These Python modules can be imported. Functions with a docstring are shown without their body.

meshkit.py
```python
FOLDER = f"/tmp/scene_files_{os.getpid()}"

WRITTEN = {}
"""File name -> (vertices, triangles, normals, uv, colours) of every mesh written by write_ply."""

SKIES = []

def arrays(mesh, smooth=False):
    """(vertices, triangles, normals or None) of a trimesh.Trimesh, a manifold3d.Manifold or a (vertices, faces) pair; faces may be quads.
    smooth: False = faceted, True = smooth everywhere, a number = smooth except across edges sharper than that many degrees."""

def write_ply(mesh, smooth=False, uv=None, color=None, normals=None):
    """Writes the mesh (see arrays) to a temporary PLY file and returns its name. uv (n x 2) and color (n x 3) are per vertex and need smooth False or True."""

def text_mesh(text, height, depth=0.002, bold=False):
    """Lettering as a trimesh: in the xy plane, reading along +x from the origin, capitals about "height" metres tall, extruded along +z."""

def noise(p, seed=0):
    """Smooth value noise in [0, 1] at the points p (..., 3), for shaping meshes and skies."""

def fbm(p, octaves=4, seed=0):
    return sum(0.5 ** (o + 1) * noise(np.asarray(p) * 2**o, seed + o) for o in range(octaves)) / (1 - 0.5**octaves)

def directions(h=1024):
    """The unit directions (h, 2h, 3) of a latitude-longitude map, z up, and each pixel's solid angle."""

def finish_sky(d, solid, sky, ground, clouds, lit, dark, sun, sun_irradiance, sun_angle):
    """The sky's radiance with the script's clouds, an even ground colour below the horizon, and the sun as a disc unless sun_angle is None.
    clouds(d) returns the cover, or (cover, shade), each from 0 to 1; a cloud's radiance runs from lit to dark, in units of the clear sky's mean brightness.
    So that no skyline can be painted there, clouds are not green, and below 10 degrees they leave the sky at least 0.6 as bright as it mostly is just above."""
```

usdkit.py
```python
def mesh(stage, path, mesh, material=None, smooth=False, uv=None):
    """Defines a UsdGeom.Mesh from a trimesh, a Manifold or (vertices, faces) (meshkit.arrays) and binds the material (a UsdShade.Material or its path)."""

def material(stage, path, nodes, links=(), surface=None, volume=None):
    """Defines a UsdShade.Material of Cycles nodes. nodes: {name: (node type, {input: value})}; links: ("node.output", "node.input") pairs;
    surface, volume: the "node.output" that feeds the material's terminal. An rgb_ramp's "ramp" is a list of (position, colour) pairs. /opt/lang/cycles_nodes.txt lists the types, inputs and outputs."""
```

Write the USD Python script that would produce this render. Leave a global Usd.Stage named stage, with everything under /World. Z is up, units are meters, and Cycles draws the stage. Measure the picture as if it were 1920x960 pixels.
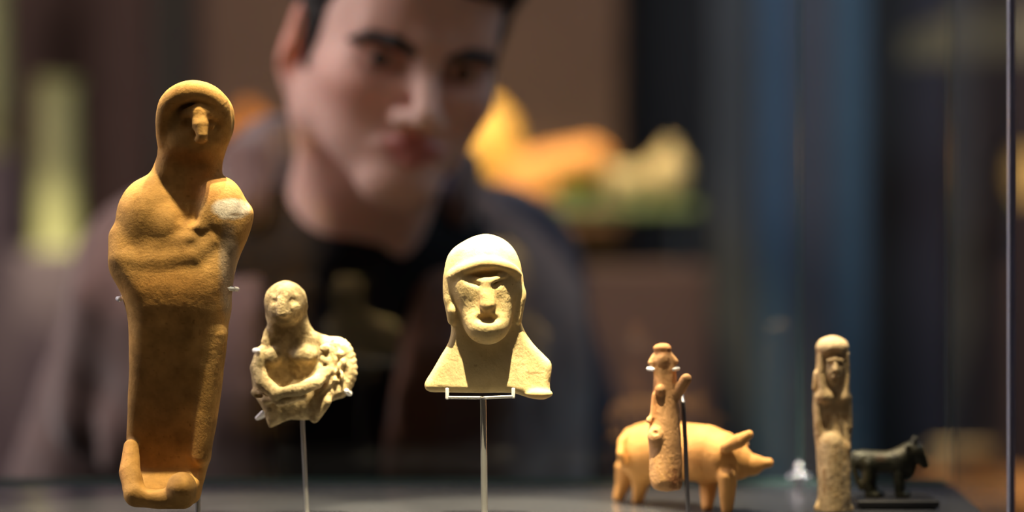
import math, random
import numpy as np, trimesh, usdkit, meshkit
from pxr import Usd, UsdGeom, UsdLux, UsdShade, Gf, Sdf, Vt

random.seed(4); np.random.seed(4)
stage = Usd.Stage.CreateInMemory()
UsdGeom.SetStageUpAxis(stage, 'Z'); UsdGeom.SetStageMetersPerUnit(stage, 1.0)
UsdGeom.Xform.Define(stage, '/World'); UsdGeom.Scope.Define(stage, '/World/Looks')
V3 = lambda *a: np.array(a, float)

# ------------------------------------------------------------------ camera, light, exposure
CAMZ, FPX = 1.166, 85 / 36 * 1920
SHELF = 1.0
cam = UsdGeom.Camera.Define(stage, '/World/camera')
cam.AddTranslateOp().Set((0, 0, CAMZ)); cam.AddRotateXOp().Set(90)
cam.CreateFocalLengthAttr(85); cam.CreateHorizontalApertureAttr(36); cam.CreateVerticalApertureAttr(18)
cam.CreateFStopAttr(1.7); cam.CreateFocusDistanceAttr(1.492)
cam.CreateClippingRangeAttr((0.02, 100))
cam.CreateExposureAttr(0.0)

dome = UsdLux.DomeLight.Define(stage, '/World/ambient_light')
dome.CreateColorAttr((1.0, 0.9, 0.85)); dome.CreateIntensityAttr(0.0)

def spot(name, pos, to, power, color, radius=0.012, cone=25, soft=0.3):
    """a small museum spotlight: disk at pos aimed at to"""
    l = UsdLux.SphereLight.Define(stage, '/World/' + name)
    d = np.asarray(to, float) - pos; d /= np.linalg.norm(d)
    up = V3(0, 0, 1) if abs(d[2]) < .95 else V3(0, 1, 0)
    zx = -d; xx = np.cross(up, zx); xx /= np.linalg.norm(xx); yx = np.cross(zx, xx)
    m = Gf.Matrix4d(*[float(q) for r in (list(xx) + [0], list(yx) + [0], list(zx) + [0], list(pos) + [1]) for q in r])
    l.AddTransformOp().Set(m)
    l.CreateRadiusAttr(radius); l.CreateIntensityAttr(power / (math.pi * radius ** 2)); l.CreateColorAttr(color)
    sh = UsdLux.ShapingAPI.Apply(l.GetPrim()); sh.CreateShapingConeAngleAttr(cone); sh.CreateShapingConeSoftnessAttr(soft)

def area(name, pos, to, w, h, power, color):
    l = UsdLux.RectLight.Define(stage, '/World/' + name)
    d = np.asarray(to, float) - pos; d /= np.linalg.norm(d)
    up = V3(0, 0, 1) if abs(d[2]) < .95 else V3(0, 1, 0)
    zx = -d; xx = np.cross(up, zx); xx /= np.linalg.norm(xx); yx = np.cross(zx, xx)
    l.AddTransformOp().Set(Gf.Matrix4d(*[float(q) for r in (list(xx) + [0], list(yx) + [0], list(zx) + [0], list(pos) + [1]) for q in r]))
    l.CreateWidthAttr(w); l.CreateHeightAttr(h); l.CreateIntensityAttr(power / (w * h)); l.CreateColorAttr(color)

WARM = (1.0, 0.77, 0.45)
WARMW = (1.0, 0.80, 0.50)
# spots of the case, from above and a little in front
spot('case_spotlight', V3(-0.19, 1.335, 2.02), V3(-0.205, 1.5, 1.17), 12, WARM, 0.010, 9, 0.4)
spot('case_spotlight_001', V3(-0.022, 1.20, 2.02), V3(-0.018, 1.5, 1.10), 28, WARMW, 0.009, 7.0, 0.35)
spot('case_spotlight_002', V3(-0.135, 1.30, 2.02), V3(-0.135, 1.53, 1.11), 6.5, (1.0, .84, .58), 0.009, 4.5, 0.4)
spot('case_spotlight_003', V3(0.10, 1.42, 2.02), V3(0.115, 1.57, 1.03), 8, (1.0, .78, .50), 0.009, 9, 0.5)
spot('case_spotlight_004', V3(0.17, 1.38, 2.02), V3(0.21, 1.58, 1.06), 3.0, (1.0, .86, .66), 0.009, 7, 0.5)
# spots at the back of the case
spot('case_spotlight_005', V3(-0.10, 1.735, 1.95), V3(-0.09, 1.52, 1.08), 7, WARMW, 0.010, 16, 0.6)
spot('case_spotlight_006', V3(0.14, 1.735, 1.95), V3(0.13, 1.57, 1.03), 4, WARMW, 0.010, 14, 0.6)
spot('case_spotlight_007', V3(0.26, 1.45, 1.95), V3(0.207, 1.75, 1.01), 36, (1, .92, .8), 0.03, 1.2, 0.5)  # added only to make the chrome clip glint
# the gallery: soft light panel at the left, added fill lights, far spots on the showcase
area('gallery_light', V3(-1.25, 1.70, 2.05), V3(-0.15, 1.98, 1.25), 0.5, 0.9, 7.5, (1.0, 0.86, 0.87))
area('gallery_light_001', V3(-0.25, 1.64, 2.45), V3(-0.08, 1.95, 1.25), 0.5, 0.25, 1.5, (1.0, 0.84, 0.84))  # added fill for the visitor's face, no fixture there
area('gallery_light_003', V3(0.2, 0.3, 2.6), V3(-0.05, 2.4, 1.2), 1.2, 0.8, 0.35, (1.0, 0.80, 0.86))  # faint front fill, added without a source
area('gallery_light_002', V3(1.2, 2.3, 2.3), V3(0.40, 3.2, 1.2), 0.5, 0.4, 3.2, (0.62, 0.80, 1.0))  # added blue light to brighten the slats, no real source
spot('showcase_spotlight', V3(0.02, 2.72, 1.95), V3(0.03, 3.0, 1.24), 5, (1.0, .72, .38), 0.02, 22, 0.6)
spot('showcase_spotlight_001', V3(-0.34, 2.72, 1.95), V3(-0.33, 3.0, 1.27), 1.6, (1.0, .66, .30), 0.02, 10, 0.6)
spot('gallery_spotlight', V3(-0.56, 2.45, 2.1), V3(-0.612, 3.2, 1.185), 9, (1.0, .94, .72), 0.02, 4.2, 1.0)
spot('gallery_spotlight_001', V3(0.40, 2.35, 2.0), V3(0.52, 2.74, 0.93), 5, (1.0, .82, .55), 0.02, 9, 0.8)  # added to brighten the dish and table, no fixture

# ------------------------------------------------------------------ naming and tagging
_used = {}
def numbered(parent, name):
    k = (parent, name); n = _used.get(k, 0); _used[k] = n + 1
    return f'{parent}/{name}' + (f'_{n:03d}' if n else '')
def tag(p, label=None, cat=None, group=None, kind=None):
    p = p.GetPrim() if hasattr(p, 'GetPrim') else p
    for k, v in (('label', label), ('category', cat), ('group', group), ('kind', kind)):
        if v: p.SetCustomDataByKey(k, v)
    return p
def thing(name, label, cat, loc=(0, 0, 0), group=None, kind=None, rotz=0):
    path = numbered('/World', name)
    x = UsdGeom.Xform.Define(stage, path); x.AddTranslateOp().Set(tuple(map(float, loc)))
    if rotz: x.AddRotateZOp().Set(rotz)
    tag(x, label, cat, group, kind)
    return path
ORIGIN = {}
def emit(name, mesh, mat, parent='/World', smooth=30, off=(0, 0, 0), label=None, normals=None, tint=None, kind=None):
    """one Mesh prim; mesh in world space, off = the parent's base"""
    path = numbered(parent, name)
    if normals is not None:
        v, f, n = np.asarray(mesh[0], float), np.asarray(mesh[1], int), normals
    else:
        v, f, n = meshkit.arrays(mesh, smooth)
    v = v - np.asarray(off, float)
    m = UsdGeom.Mesh.Define(stage, path)
    m.CreatePointsAttr(Vt.Vec3fArray.FromNumpy(v.astype(np.float32)))
    m.CreateFaceVertexCountsAttr(Vt.IntArray.FromNumpy(np.full(len(f), 3, np.int32)))
    m.CreateFaceVertexIndicesAttr(Vt.IntArray.FromNumpy(f.astype(np.int32).ravel()))
    m.CreateSubdivisionSchemeAttr('none')
    if n is not None:
        m.CreateNormalsAttr(Vt.Vec3fArray.FromNumpy(np.asarray(n, np.float32))); m.SetNormalsInterpolation('vertex')
    if tint is not None:
        UsdGeom.PrimvarsAPI(m).CreatePrimvar('tint', Sdf.ValueTypeNames.Color3fArray, 'vertex').Set(Vt.Vec3fArray.FromNumpy(np.asarray(tint, np.float32)))
    UsdShade.MaterialBindingAPI.Apply(m.GetPrim()).Bind(mat)
    if label: tag(m, label)
    if kind: tag(m, kind=kind)
    return path

# ------------------------------------------------------------------ materials
def lin(*c):
    return tuple(((x / 255) / 12.92 if x / 255 <= .04045 else ((x / 255 + .055) / 1.055) ** 2.4) for x in c)
def mat(name, base, rough=.6, scale=60, var=.25, bump=.0, bdist=.001, spec=.5, metallic=0, tint=False, sss=0, sheen=0, coat=0, fine=None):
    """noise-varied principled material"""
    b = np.array(base)
    nodes = {'g': ('geometry', {}), 'n': ('noise_texture', {'scale': scale, 'detail': 5, 'roughness': .6}),
             'r': ('rgb_ramp', {'ramp': [(.25, tuple(b * (1 - var))), (.5, tuple(b)), (.75, tuple(np.minimum(b * (1 + var), 1)))]}),
             'p': ('principled_bsdf', {'roughness': rough, 'specular_ior_level': spec, 'metallic': metallic, 'subsurface_weight': sss,
                                       'subsurface_scale': .012, 'subsurface_radius': (1, .35, .2), 'sheen_weight': sheen, 'coat_weight': coat})}
    links = [('g.position', 'n.vector'), ('n.fac', 'r.fac')]
    out = 'r.color'
    if tint:
        nodes['a'] = ('attribute', {'attribute': 'tint'}); nodes['m'] = ('mix', {'mix_type': 'multiply', 'fac': 1.0})
        links += [(out, 'm.color1'), ('a.color', 'm.color2')]; out = 'm.color'
    links.append((out, 'p.base_color'))
    if bump:
        nodes['n2'] = ('noise_texture', {'scale': fine or scale * 12, 'detail': 6, 'roughness': .65})
        nodes['b'] = ('bump', {'strength': bump, 'distance': bdist})
        links += [('g.position', 'n2.vector'), ('n2.fac', 'b.height'), ('b.normal', 'p.normal')]
    return usdkit.material(stage, '/World/Looks/' + name, nodes, links, surface='p.BSDF')

M = {}
M['ochre_clay'] = mat('ochre_clay', lin(186, 145, 82), .78, 55, .40, .38, .0010, .25, tint=True, fine=700)
M['grey_clay'] = mat('grey_clay', lin(192, 174, 136), .8, 70, .36, .6, .0014, .25, tint=True, fine=600)
M['cream_clay'] = mat('cream_clay', lin(212, 190, 140), .75, 60, .16, .35, .0010, .25, tint=True, fine=700)
M['pink_clay'] = mat('pink_clay', lin(186, 146, 104), .75, 60, .22, .4, .0010, .25, tint=True, fine=600)
M['pig_clay'] = mat('pig_clay', lin(214, 160, 92), .65, 50, .15, .2, .0008, .3, tint=True, fine=600)
M['stone_clay'] = mat('stone_clay', lin(182, 160, 122), .7, 70, .30, .4, .001, .3, tint=True, fine=600)
M['bronze'] = mat('bronze', lin(44, 44, 34), .42, 90, .45, .4, .0008, .6, metallic=.45, tint=True, fine=500)
M['steel'] = mat('steel', lin(165, 165, 165), .45, 40, .05, metallic=.75)
M['dark_steel'] = mat('dark_steel', lin(128, 126, 132), .42, 40, .05, metallic=.8)
M['chrome'] = mat('chrome', lin(225, 225, 228), .07, 40, .02, metallic=1)
M['skin'] = mat('skin', lin(216, 172, 158), .55, 30, .07, .25, .0008, .25, tint=True, sss=.18, fine=900)
M['hair'] = mat('hair', lin(28, 22, 19), .5, 300, .5, .5, .002, .4, fine=800)
M['jacket'] = mat('jacket', lin(112, 84, 76), .8, 120, .18, .4, .0015, .25, sheen=.5, fine=900)
M['jacket_facing'] = mat('jacket_facing', lin(112, 76, 58), .8, 120, .15, .4, .0015, .25, sheen=.25, fine=900)
M['navy'] = mat('navy', lin(38, 38, 58), .8, 120, .15, .4, .0015, .25, sheen=.2, fine=900)
M['tshirt'] = mat('tshirt', lin(16, 16, 20), .85, 150, .15, .3, .001, .2, fine=900)
M['trousers'] = mat('trousers', lin(40, 42, 52), .85, 150, .15, .3, .001, .2, fine=900)
M['shoe'] = mat('shoe', lin(35, 28, 24), .45, 100, .15)
M['eye_white'] = mat('eye_white', lin(205, 195, 188), .25, 30, .05)
M['iris'] = mat('iris', lin(52, 34, 22), .2, 400, .3)
M['shelf'] = mat('shelf', lin(58, 60, 66), .16, 380, .25, .05, .0004, .5, fine=900)
M['case_base'] = mat('case_base', lin(40, 38, 40), .5, 30, .1)
M['plinth'] = mat('plinth', lin(24, 24, 27), .35, 60, .1)
M['plinth_side'] = mat('plinth_side', lin(70, 66, 58), .5, 60, .1)
M['acrylic'] = usdkit.material(stage, '/World/Looks/acrylic', {'p': ('principled_bsdf', {'base_color': (.9, .9, .92), 'roughness': .18, 'transmission_weight': .25, 'ior': 1.49})}, [], surface='p.BSDF')
def pane_mat(name, tint):
    return usdkit.material(stage, '/World/Looks/' + name, {
        't': ('transparent_bsdf', {'color': tint}), 'gl': ('glossy_bsdf', {'color': (1, 1, 1), 'roughness': .0}),
        'f': ('fresnel', {'IOR': 1.5}), 'ge': ('geometry', {}), 'i': ('math', {'math_type': 'subtract', 'value1': 1.0}),
        'm': ('math', {'math_type': 'multiply'}), 'x': ('mix_closure', {})},
        [('ge.backfacing', 'i.value2'), ('f.fac', 'm.value1'), ('i.value', 'm.value2'), ('m.value', 'x.fac'), ('t.BSDF', 'x.closure1'), ('gl.BSDF', 'x.closure2')], surface='x.closure')
M['pane'] = pane_mat('pane', (.98, .99, .985))
M['glass_edge'] = usdkit.material(stage, '/World/Looks/glass_edge', {'p': ('principled_bsdf', {'base_color': lin(90, 122, 112), 'roughness': .25, 'transmission_weight': .55, 'ior': 1.5})}, [], surface='p.BSDF')
M['glass_edge_pale'] = usdkit.material(stage, '/World/Looks/glass_edge_pale', {'p': ('principled_bsdf', {'base_color': lin(190, 195, 212), 'roughness': .3, 'transmission_weight': .35, 'ior': 1.5})}, [], surface='p.BSDF')

# ------------------------------------------------------------------ implicit modelling
class Field:
    def __init__(s, lo, hi, h):
        s.lo, s.h = np.array(lo, np.float32), float(h)
        s.n = np.ceil((np.array(hi) - s.lo) / h).astype(int) + 1
        s.ax = [s.lo[k] + h * np.arange(s.n[k], dtype=np.float32) for k in range(3)]
        s.F = np.full(s.n, 1e3, np.float32); s.L = np.zeros(s.n, np.uint8); s.names = []
    def grid(s, sl=(slice(None),) * 3):
        return np.meshgrid(*[a[q] for a, q in zip(s.ax, sl)], indexing='ij', sparse=True)
    def lab(s, name):
        if name not in s.names: s.names.append(name)
        return s.names.index(name)
    def _box(s, lo, hi, pad):
        sl = []
        for k in range(3):
            a = int(max(0, math.floor((lo[k] - pad - s.lo[k]) / s.h))); b = int(min(s.n[k], math.ceil((hi[k] + pad - s.lo[k]) / s.h) + 1))
            sl.append(slice(a, max(a, b)))
        return tuple(sl)
    def _union(s, sl, d, k, label):
        A = s.F[sl]
        if A.size == 0: return
        if label is not None: s.L[sl][d < A] = s.lab(label)
        if k > 0:
            hh = np.maximum(k - np.abs(A - d), 0) / k
            s.F[sl] = np.minimum(A, d) - hh * hh * k * .25
        else: s.F[sl] = np.minimum(A, d)
    def _sub(s, sl, d, k):
        A = s.F[sl]
        if A.size == 0: return
        d = -d
        if k > 0:
            hh = np.maximum(k - np.abs(A - d), 0) / k
            s.F[sl] = np.maximum(A, d) + hh * hh * k * .25
        else: s.F[sl] = np.maximum(A, d)
    def _ell(s, c, r, sl, rot=None):
        X, Y, Z = s.grid(sl)
        x, y, z = X - c[0], Y - c[1], Z - c[2]
        if rot is not None:
            x, y, z = (rot[0][k] * x + rot[1][k] * y + rot[2][k] * z for k in range(3))
        k0 = np.sqrt((x / r[0]) ** 2 + (y / r[1]) ** 2 + (z / r[2]) ** 2)
        k1 = np.sqrt((x / r[0] ** 2) ** 2 + (y / r[1] ** 2) ** 2 + (z / r[2] ** 2) ** 2)
        return k0 * (k0 - 1) / np.maximum(k1, 1e-6)
    def ell(s, c, r, k=0, label=None, rot=None, sub=False):
        r = (r,) * 3 if np.ndim(r) == 0 else r
        R = max(r) if rot is not None else None
        c = np.array(c, float); rr = np.array(r if R is None else (R,) * 3, float)
        sl = s._box(c - rr, c + rr, k + 3 * s.h)
        if s.F[sl].size == 0: return
        d = s._ell(c, r, sl, rot)
        s._sub(sl, d, k) if sub else s._union(sl, d, k, label)
    def cap(s, a, b, ra, rb=None, k=0, label=None, sub=False):
        rb = ra if rb is None else rb
        a, b = np.array(a, float), np.array(b, float)
        m = max(ra, rb)
        sl = s._box(np.minimum(a, b) - m, np.maximum(a, b) + m, k + 3 * s.h)
        if s.F[sl].size == 0: return
        X, Y, Z = s.grid(sl); ba = b - a; bb = max(ba @ ba, 1e-9)
        t = np.clip(((X - a[0]) * ba[0] + (Y - a[1]) * ba[1] + (Z - a[2]) * ba[2]) / bb, 0, 1)
        d = np.sqrt((X - a[0] - t * ba[0]) ** 2 + (Y - a[1] - t * ba[1]) ** 2 + (Z - a[2] - t * ba[2]) ** 2) - (ra + (rb - ra) * t)
        s._sub(sl, d, k) if sub else s._union(sl, d, k, label)
    def chain(s, pts, rs, k=0, label=None, sub=False, kk=None):
        """a bent tapered limb: the capsules are joined first, then blended in as one"""
        pts = np.array(pts, float); rs = np.array([rs] * len(pts) if np.ndim(rs) == 0 else rs, float)
        sl = s._box((pts - rs[:, None]).min(0), (pts + rs[:, None]).max(0), k + 3 * s.h)
        if s.F[sl].size == 0: return
        X, Y, Z = s.grid(sl); D = None
        for a, b, ra, rb in zip(pts[:-1], pts[1:], rs[:-1], rs[1:]):
            ba = b - a; t = np.clip(((X - a[0]) * ba[0] + (Y - a[1]) * ba[1] + (Z - a[2]) * ba[2]) / max(ba @ ba, 1e-9), 0, 1)
            d = np.sqrt((X - a[0] - t * ba[0]) ** 2 + (Y - a[1] - t * ba[1]) ** 2 + (Z - a[2] - t * ba[2]) ** 2) - (ra + (rb - ra) * t)
            D = d if D is None else np.minimum(D, d)
        s._sub(sl, D, k) if sub else s._union(sl, D, k, label)
    def full(s, fn, k=0, label=None, sub=False):
        sl = (slice(None),) * 3
        d = np.broadcast_to(fn(*s.grid()), s.F.shape).astype(np.float32)
        s._sub(sl, d, k) if sub else s._union(sl, d, k, label)
    def mesh(s):
        """naive surface nets -> vertices (field coordinates), triangles, label per vertex"""
        F = s.F; ins = F < 0
        c = np.zeros(np.array(F.shape) - 1, np.int8)
        offs = [(i, j, k) for i in (0, 1) for j in (0, 1) for k in (0, 1)]
        nx, ny, nz = c.shape
        for o in offs: c += ins[o[0]:o[0] + nx, o[1]:o[1] + ny, o[2]:o[2] + nz]
        I = np.argwhere((c > 0) & (c < 8))
        vals = {o: F[I[:, 0] + o[0], I[:, 1] + o[1], I[:, 2] + o[2]] for o in offs}
        acc = np.zeros((len(I), 3)); cnt = np.zeros(len(I))
        for o in offs:
            for k in range(3):
                if o[k]: continue
                p = list(o); p[k] = 1; p = tuple(p)
                a, b = vals[o], vals[p]; m = (a < 0) != (b < 0)
                t = a[m] / (a[m] - b[m])
                e = np.tile(np.array(o, float), (m.sum(), 1)); e[:, k] = t
                acc[m] += e; cnt[m] += 1
        V = s.lo + s.h * (I + acc / cnt[:, None])
        idx = np.full(c.shape, -1, np.int64); idx[tuple(I.T)] = np.arange(len(I))
        faces = []
        for k in range(3):
            a = [slice(None)] * 3; b = [slice(None)] * 3; a[k] = slice(0, -1); b[k] = slice(1, None)
            A, B = ins[tuple(a)], ins[tuple(b)]
            E = np.argwhere(A != B); k1, k2 = (k + 1) % 3, (k + 2) % 3
            E = E[(E[:, k1] > 0) & (E[:, k2] > 0) & (E[:, k1] < F.shape[k1] - 1) & (E[:, k2] < F.shape[k2] - 1)]
            q = []
            for d1, d2 in ((-1, -1), (0, -1), (0, 0), (-1, 0)):
                e = E.copy(); e[:, k1] += d1; e[:, k2] += d2; q.append(idx[tuple(e.T)])
            q = np.stack(q, 1); flip = ~A[tuple(E.T)]
            q[flip] = q[flip][:, ::-1]; faces.append(q)
        Q = np.vstack(faces)
        T = np.vstack([Q[:, [0, 1, 2]], Q[:, [0, 2, 3]]])
        g = np.clip(np.rint((V - s.lo) / s.h).astype(int), 0, s.n - 1)
        return V, T, s.L[tuple(g.T)]

def vnormals(v, f):
    n = np.zeros_like(v); c = np.cross(v[f[:, 1]] - v[f[:, 0]], v[f[:, 2]] - v[f[:, 0]])
    for k in range(3): np.add.at(n, f[:, k], c)
    return n / np.maximum(np.linalg.norm(n, axis=1, keepdims=True), 1e-12)
def smooth_lap(v, f, it=1, lam=.5):
    e = np.vstack([f[:, [0, 1]], f[:, [1, 2]], f[:, [2, 0]]]); e = np.vstack([e, e[:, ::-1]])
    deg = np.bincount(e[:, 0], minlength=len(v)).astype(float)
    for i in range(it * 2):
        a = np.stack([np.bincount(e[:, 0], weights=v[e[:, 1], k], minlength=len(v)) for k in range(3)], 1) / np.maximum(deg, 1)[:, None]
        v = v + (lam if i % 2 == 0 else -lam * 1.04) * (a - v)
    return v
def curve(pts, n):
    """n points on a smooth open curve through pts"""
    from scipy.interpolate import CubicSpline
    pts = np.array(pts, float); return CubicSpline(np.arange(len(pts)), pts, axis=0)(np.linspace(0, len(pts) - 1, n))
def poly_sdf(P, X, Y):
    P = np.asarray(P, np.float32); d = np.full(np.broadcast(X, Y).shape, 1e9, np.float32); sgn = np.ones_like(d)
    for i in range(len(P)):
        a, b = P[i], P[i - 1]; ex, ey = b[0] - a[0], b[1] - a[1]; wx, wy = X - a[0], Y - a[1]
        t = np.clip((wx * ex + wy * ey) / max(ex * ex + ey * ey, 1e-9), 0, 1)
        d = np.minimum(d, (wx - ex * t) ** 2 + (wy - ey * t) ** 2)
        c1, c2, c3 = (Y >= a[1]), (Y < b[1]), (ex * wy > ey * wx)
        sgn = np.where((c1 & c2 & c3) | (~c1 & ~c2 & ~c3), -sgn, sgn)
    return sgn * np.sqrt(d)
def spline(P, per=4):
    """closed Catmull-Rom through the traced outline"""
    P = np.array(P, float); n = len(P); out = []
    for i in range(n):
        a, b, c, d = P[i - 1], P[i], P[(i + 1) % n], P[(i + 2) % n]
        for t in np.arange(per) / per:
            out.append(.5 * ((2 * b) + (c - a) * t + (2 * a - 5 * b + 4 * c - d) * t * t + (3 * b - a - 3 * c + d) * t ** 3))
    return np.array(out)
def extruded(outline, front, back, r, per=4):
    """rounded solid on a traced outline; front/back: depth as functions of (u, v)"""
    P = spline(outline, per)
    def fn(U, V, W):
        d2 = poly_sdf(P, U[:, :, 0], V[:, :, 0])
        f, b = np.broadcast_to(front(U[:, :, 0], V[:, :, 0]), d2.shape), np.broadcast_to(back(U[:, :, 0], V[:, :, 0]), d2.shape)
        T, wc = (f - b) / 2, (f + b) / 2; rr = np.minimum(r, T)
        qx = (d2 + rr)[..., None]; qy = np.abs(W - wc[..., None]) - (T - rr)[..., None]
        return np.sqrt(np.maximum(qx, 0) ** 2 + np.maximum(qy, 0) ** 2) + np.minimum(np.maximum(qx, qy), 0) - rr[..., None]
    return fn
def ramp(v, xs, ys, sg=9):
    return sum(wt * np.interp(v + o * sg, xs, ys) for o, wt in ((-1.5, .12), (-.75, .23), (0, .30), (.75, .23), (1.5, .12))).astype(np.float32)
def P(px, py, d): return V3((px - 960) / FPX * d, d, CAMZ - (py - 480) / FPX * d)

def build(parent, off, V, T, L, names, to_world, mats, noise=None, tint=None, labels={}, smooth=1, merge={}):
    """splits one modelled surface into its parts (shared borders and normals) and emits them"""
    V = smooth_lap(V, T, smooth)
    if noise:
        N = vnormals(V, T)
        for sc, am, sd in noise: V = V + N * ((meshkit.fbm(V / sc, 3, sd) - .5) * 2 * am)[:, None]
    Wd = to_world(V)
    a, b, c = (Wd[T[:, k]] for k in range(3))
    if np.einsum('ij,ij->i', a, np.cross(b, c)).sum() < 0 or False:
        pass
    ctr = Wd.mean(0); vol = np.einsum('ij,ij->i', a - ctr, np.cross(b - ctr, c - ctr)).sum()
    if vol < 0: T = T[:, ::-1]
    N = vnormals(Wd, T)
    col = tint(V, N, L) if tint else None
    fl = np.median(L[T], axis=1).astype(int)
    for i, nm in enumerate(names):
        t = T[fl == i]
        if not len(t): continue
        used, inv = np.unique(t.ravel(), return_inverse=True)
        base = nm.rstrip('0123456789')
        emit(base, (Wd[used], inv.reshape(-1, 3)), mats[base] if isinstance(mats, dict) else mats, parent, off=off, label=labels.get(nm), normals=N[used], tint=None if col is None else col[used])

def figure_map(uc, vc, d):
    s = d / FPX; A = P(uc, vc, d)
    return lambda V: np.stack([A[0] + (V[:, 0] - uc) * s, A[1] - V[:, 2] * s, A[2] - (V[:, 1] - vc) * s], 1)
def blot(V, c, r, soft=.35):
    """0..1 mask of an elliptical stain, chip or painted shade"""
    q = sum(((V[:, k] - c[k]) / r[k]) ** 2 for k in range(len(c))) ** .5
    q = q + (meshkit.fbm(V / (min(r) * .6), 3, 5) - .5) * .5
    return np.clip((1 + soft / 2 - q) / soft, 0, 1)[:, None]
def mix(a, b, m): return a * (1 - m) + np.asarray(b) * m
def mottled(V, sc, lo, hi, seed):
    t = np.clip((meshkit.fbm(V / sc, 4, seed) - .3) / .4, 0, 1)[:, None]
    return np.asarray(lo) * (1 - t) + np.asarray(hi) * t

def cyl(a, b, r, n=20, rb=None):
    a, b = np.array(a, float), np.array(b, float); d = b - a; L = np.linalg.norm(d)
    m = trimesh.creation.revolve([[0, 0], [r, 0], [r if rb is None else rb, L], [0, L]], sections=n)
    m.apply_transform(trimesh.geometry.align_vectors([0, 0, 1], d / L)); m.apply_translation(a); return m
def tube(pts, r, n=12):
    """swept round wire with rounded ends"""
    pts = np.array(pts, float); ms = []
    for i in range(len(pts) - 1): ms.append(cyl(pts[i], pts[i + 1], r, n))
    for p in pts: ms.append(trimesh.creation.icosphere(2, r).apply_translation(p))
    import manifold3d as m3
    return m3.Manifold.batch_boolean([m3.Manifold(m3.Mesh(np.asarray(m.vertices, np.float32), np.asarray(m.faces, np.uint32))) for m in ms], m3.OpType.Add)
def rbox(lo, hi, r=.002, seg=8):
    import manifold3d as m3
    lo, hi = np.array(lo, float), np.array(hi, float); r = min(r, (hi - lo).min() / 2.01)
    cs = [m3.Manifold.sphere(r, seg).translate([float(q) for q in np.where([i, j, k], hi - r, lo + r)]) for i in (0, 1) for j in (0, 1) for k in (0, 1)]
    return m3.Manifold.batch_hull(cs)
def lathe(prof, pos, n=40):
    m = trimesh.creation.revolve(prof, sections=n); m.apply_translation(pos); return m
def prism(poly, z0, z1):
    from shapely.geometry import Polygon
    m = trimesh.creation.extrude_polygon(Polygon(poly), z1 - z0, engine='earcut'); m.apply_translation((0, 0, z0)); return m
# ------------------------------------------------------------------ the room
BR, FR = V3(.320, 1.757), V3(.2935, 1.431)
BL, FL = V3(-.62, 1.772), V3(-.62, 1.452)
def wall(name, lo, hi, m, label=None):
    return tag(stage.GetPrimAtPath(emit(name, rbox(lo, hi, .004), m)), label, 'wall' if label else None, kind='structure')
M['floor'] = mat('floor', lin(60, 50, 45), .4, 8, .2)
M['ceiling'] = mat('ceiling', lin(40, 36, 34), .8, 8, .1)
M['wall_dark'] = mat('wall_dark', lin(58, 46, 44), .7, 5, .15)
tag(stage.GetPrimAtPath(emit('floor', rbox((-3, -1.5, -.05), (3, 4.2, 0)), M['floor'])), 'brown gallery floor under the visitor and the case', 'floor', kind='structure')
tag(stage.GetPrimAtPath(emit('ceiling', rbox((-3, -1.5, 3.0), (3, 4.2, 3.05)), M['ceiling'])), 'dark gallery ceiling above everything', 'ceiling', kind='structure')
wall('wall_left', (-3.05, -1.5, 0), (-3, 4.2, 3), M['wall_dark'], 'dark side wall of the gallery, left of the case')
wall('wall_right', (3, -1.5, 0), (3.05, 4.2, 3), M['wall_dark'], 'dark side wall of the gallery, right of the case')
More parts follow.
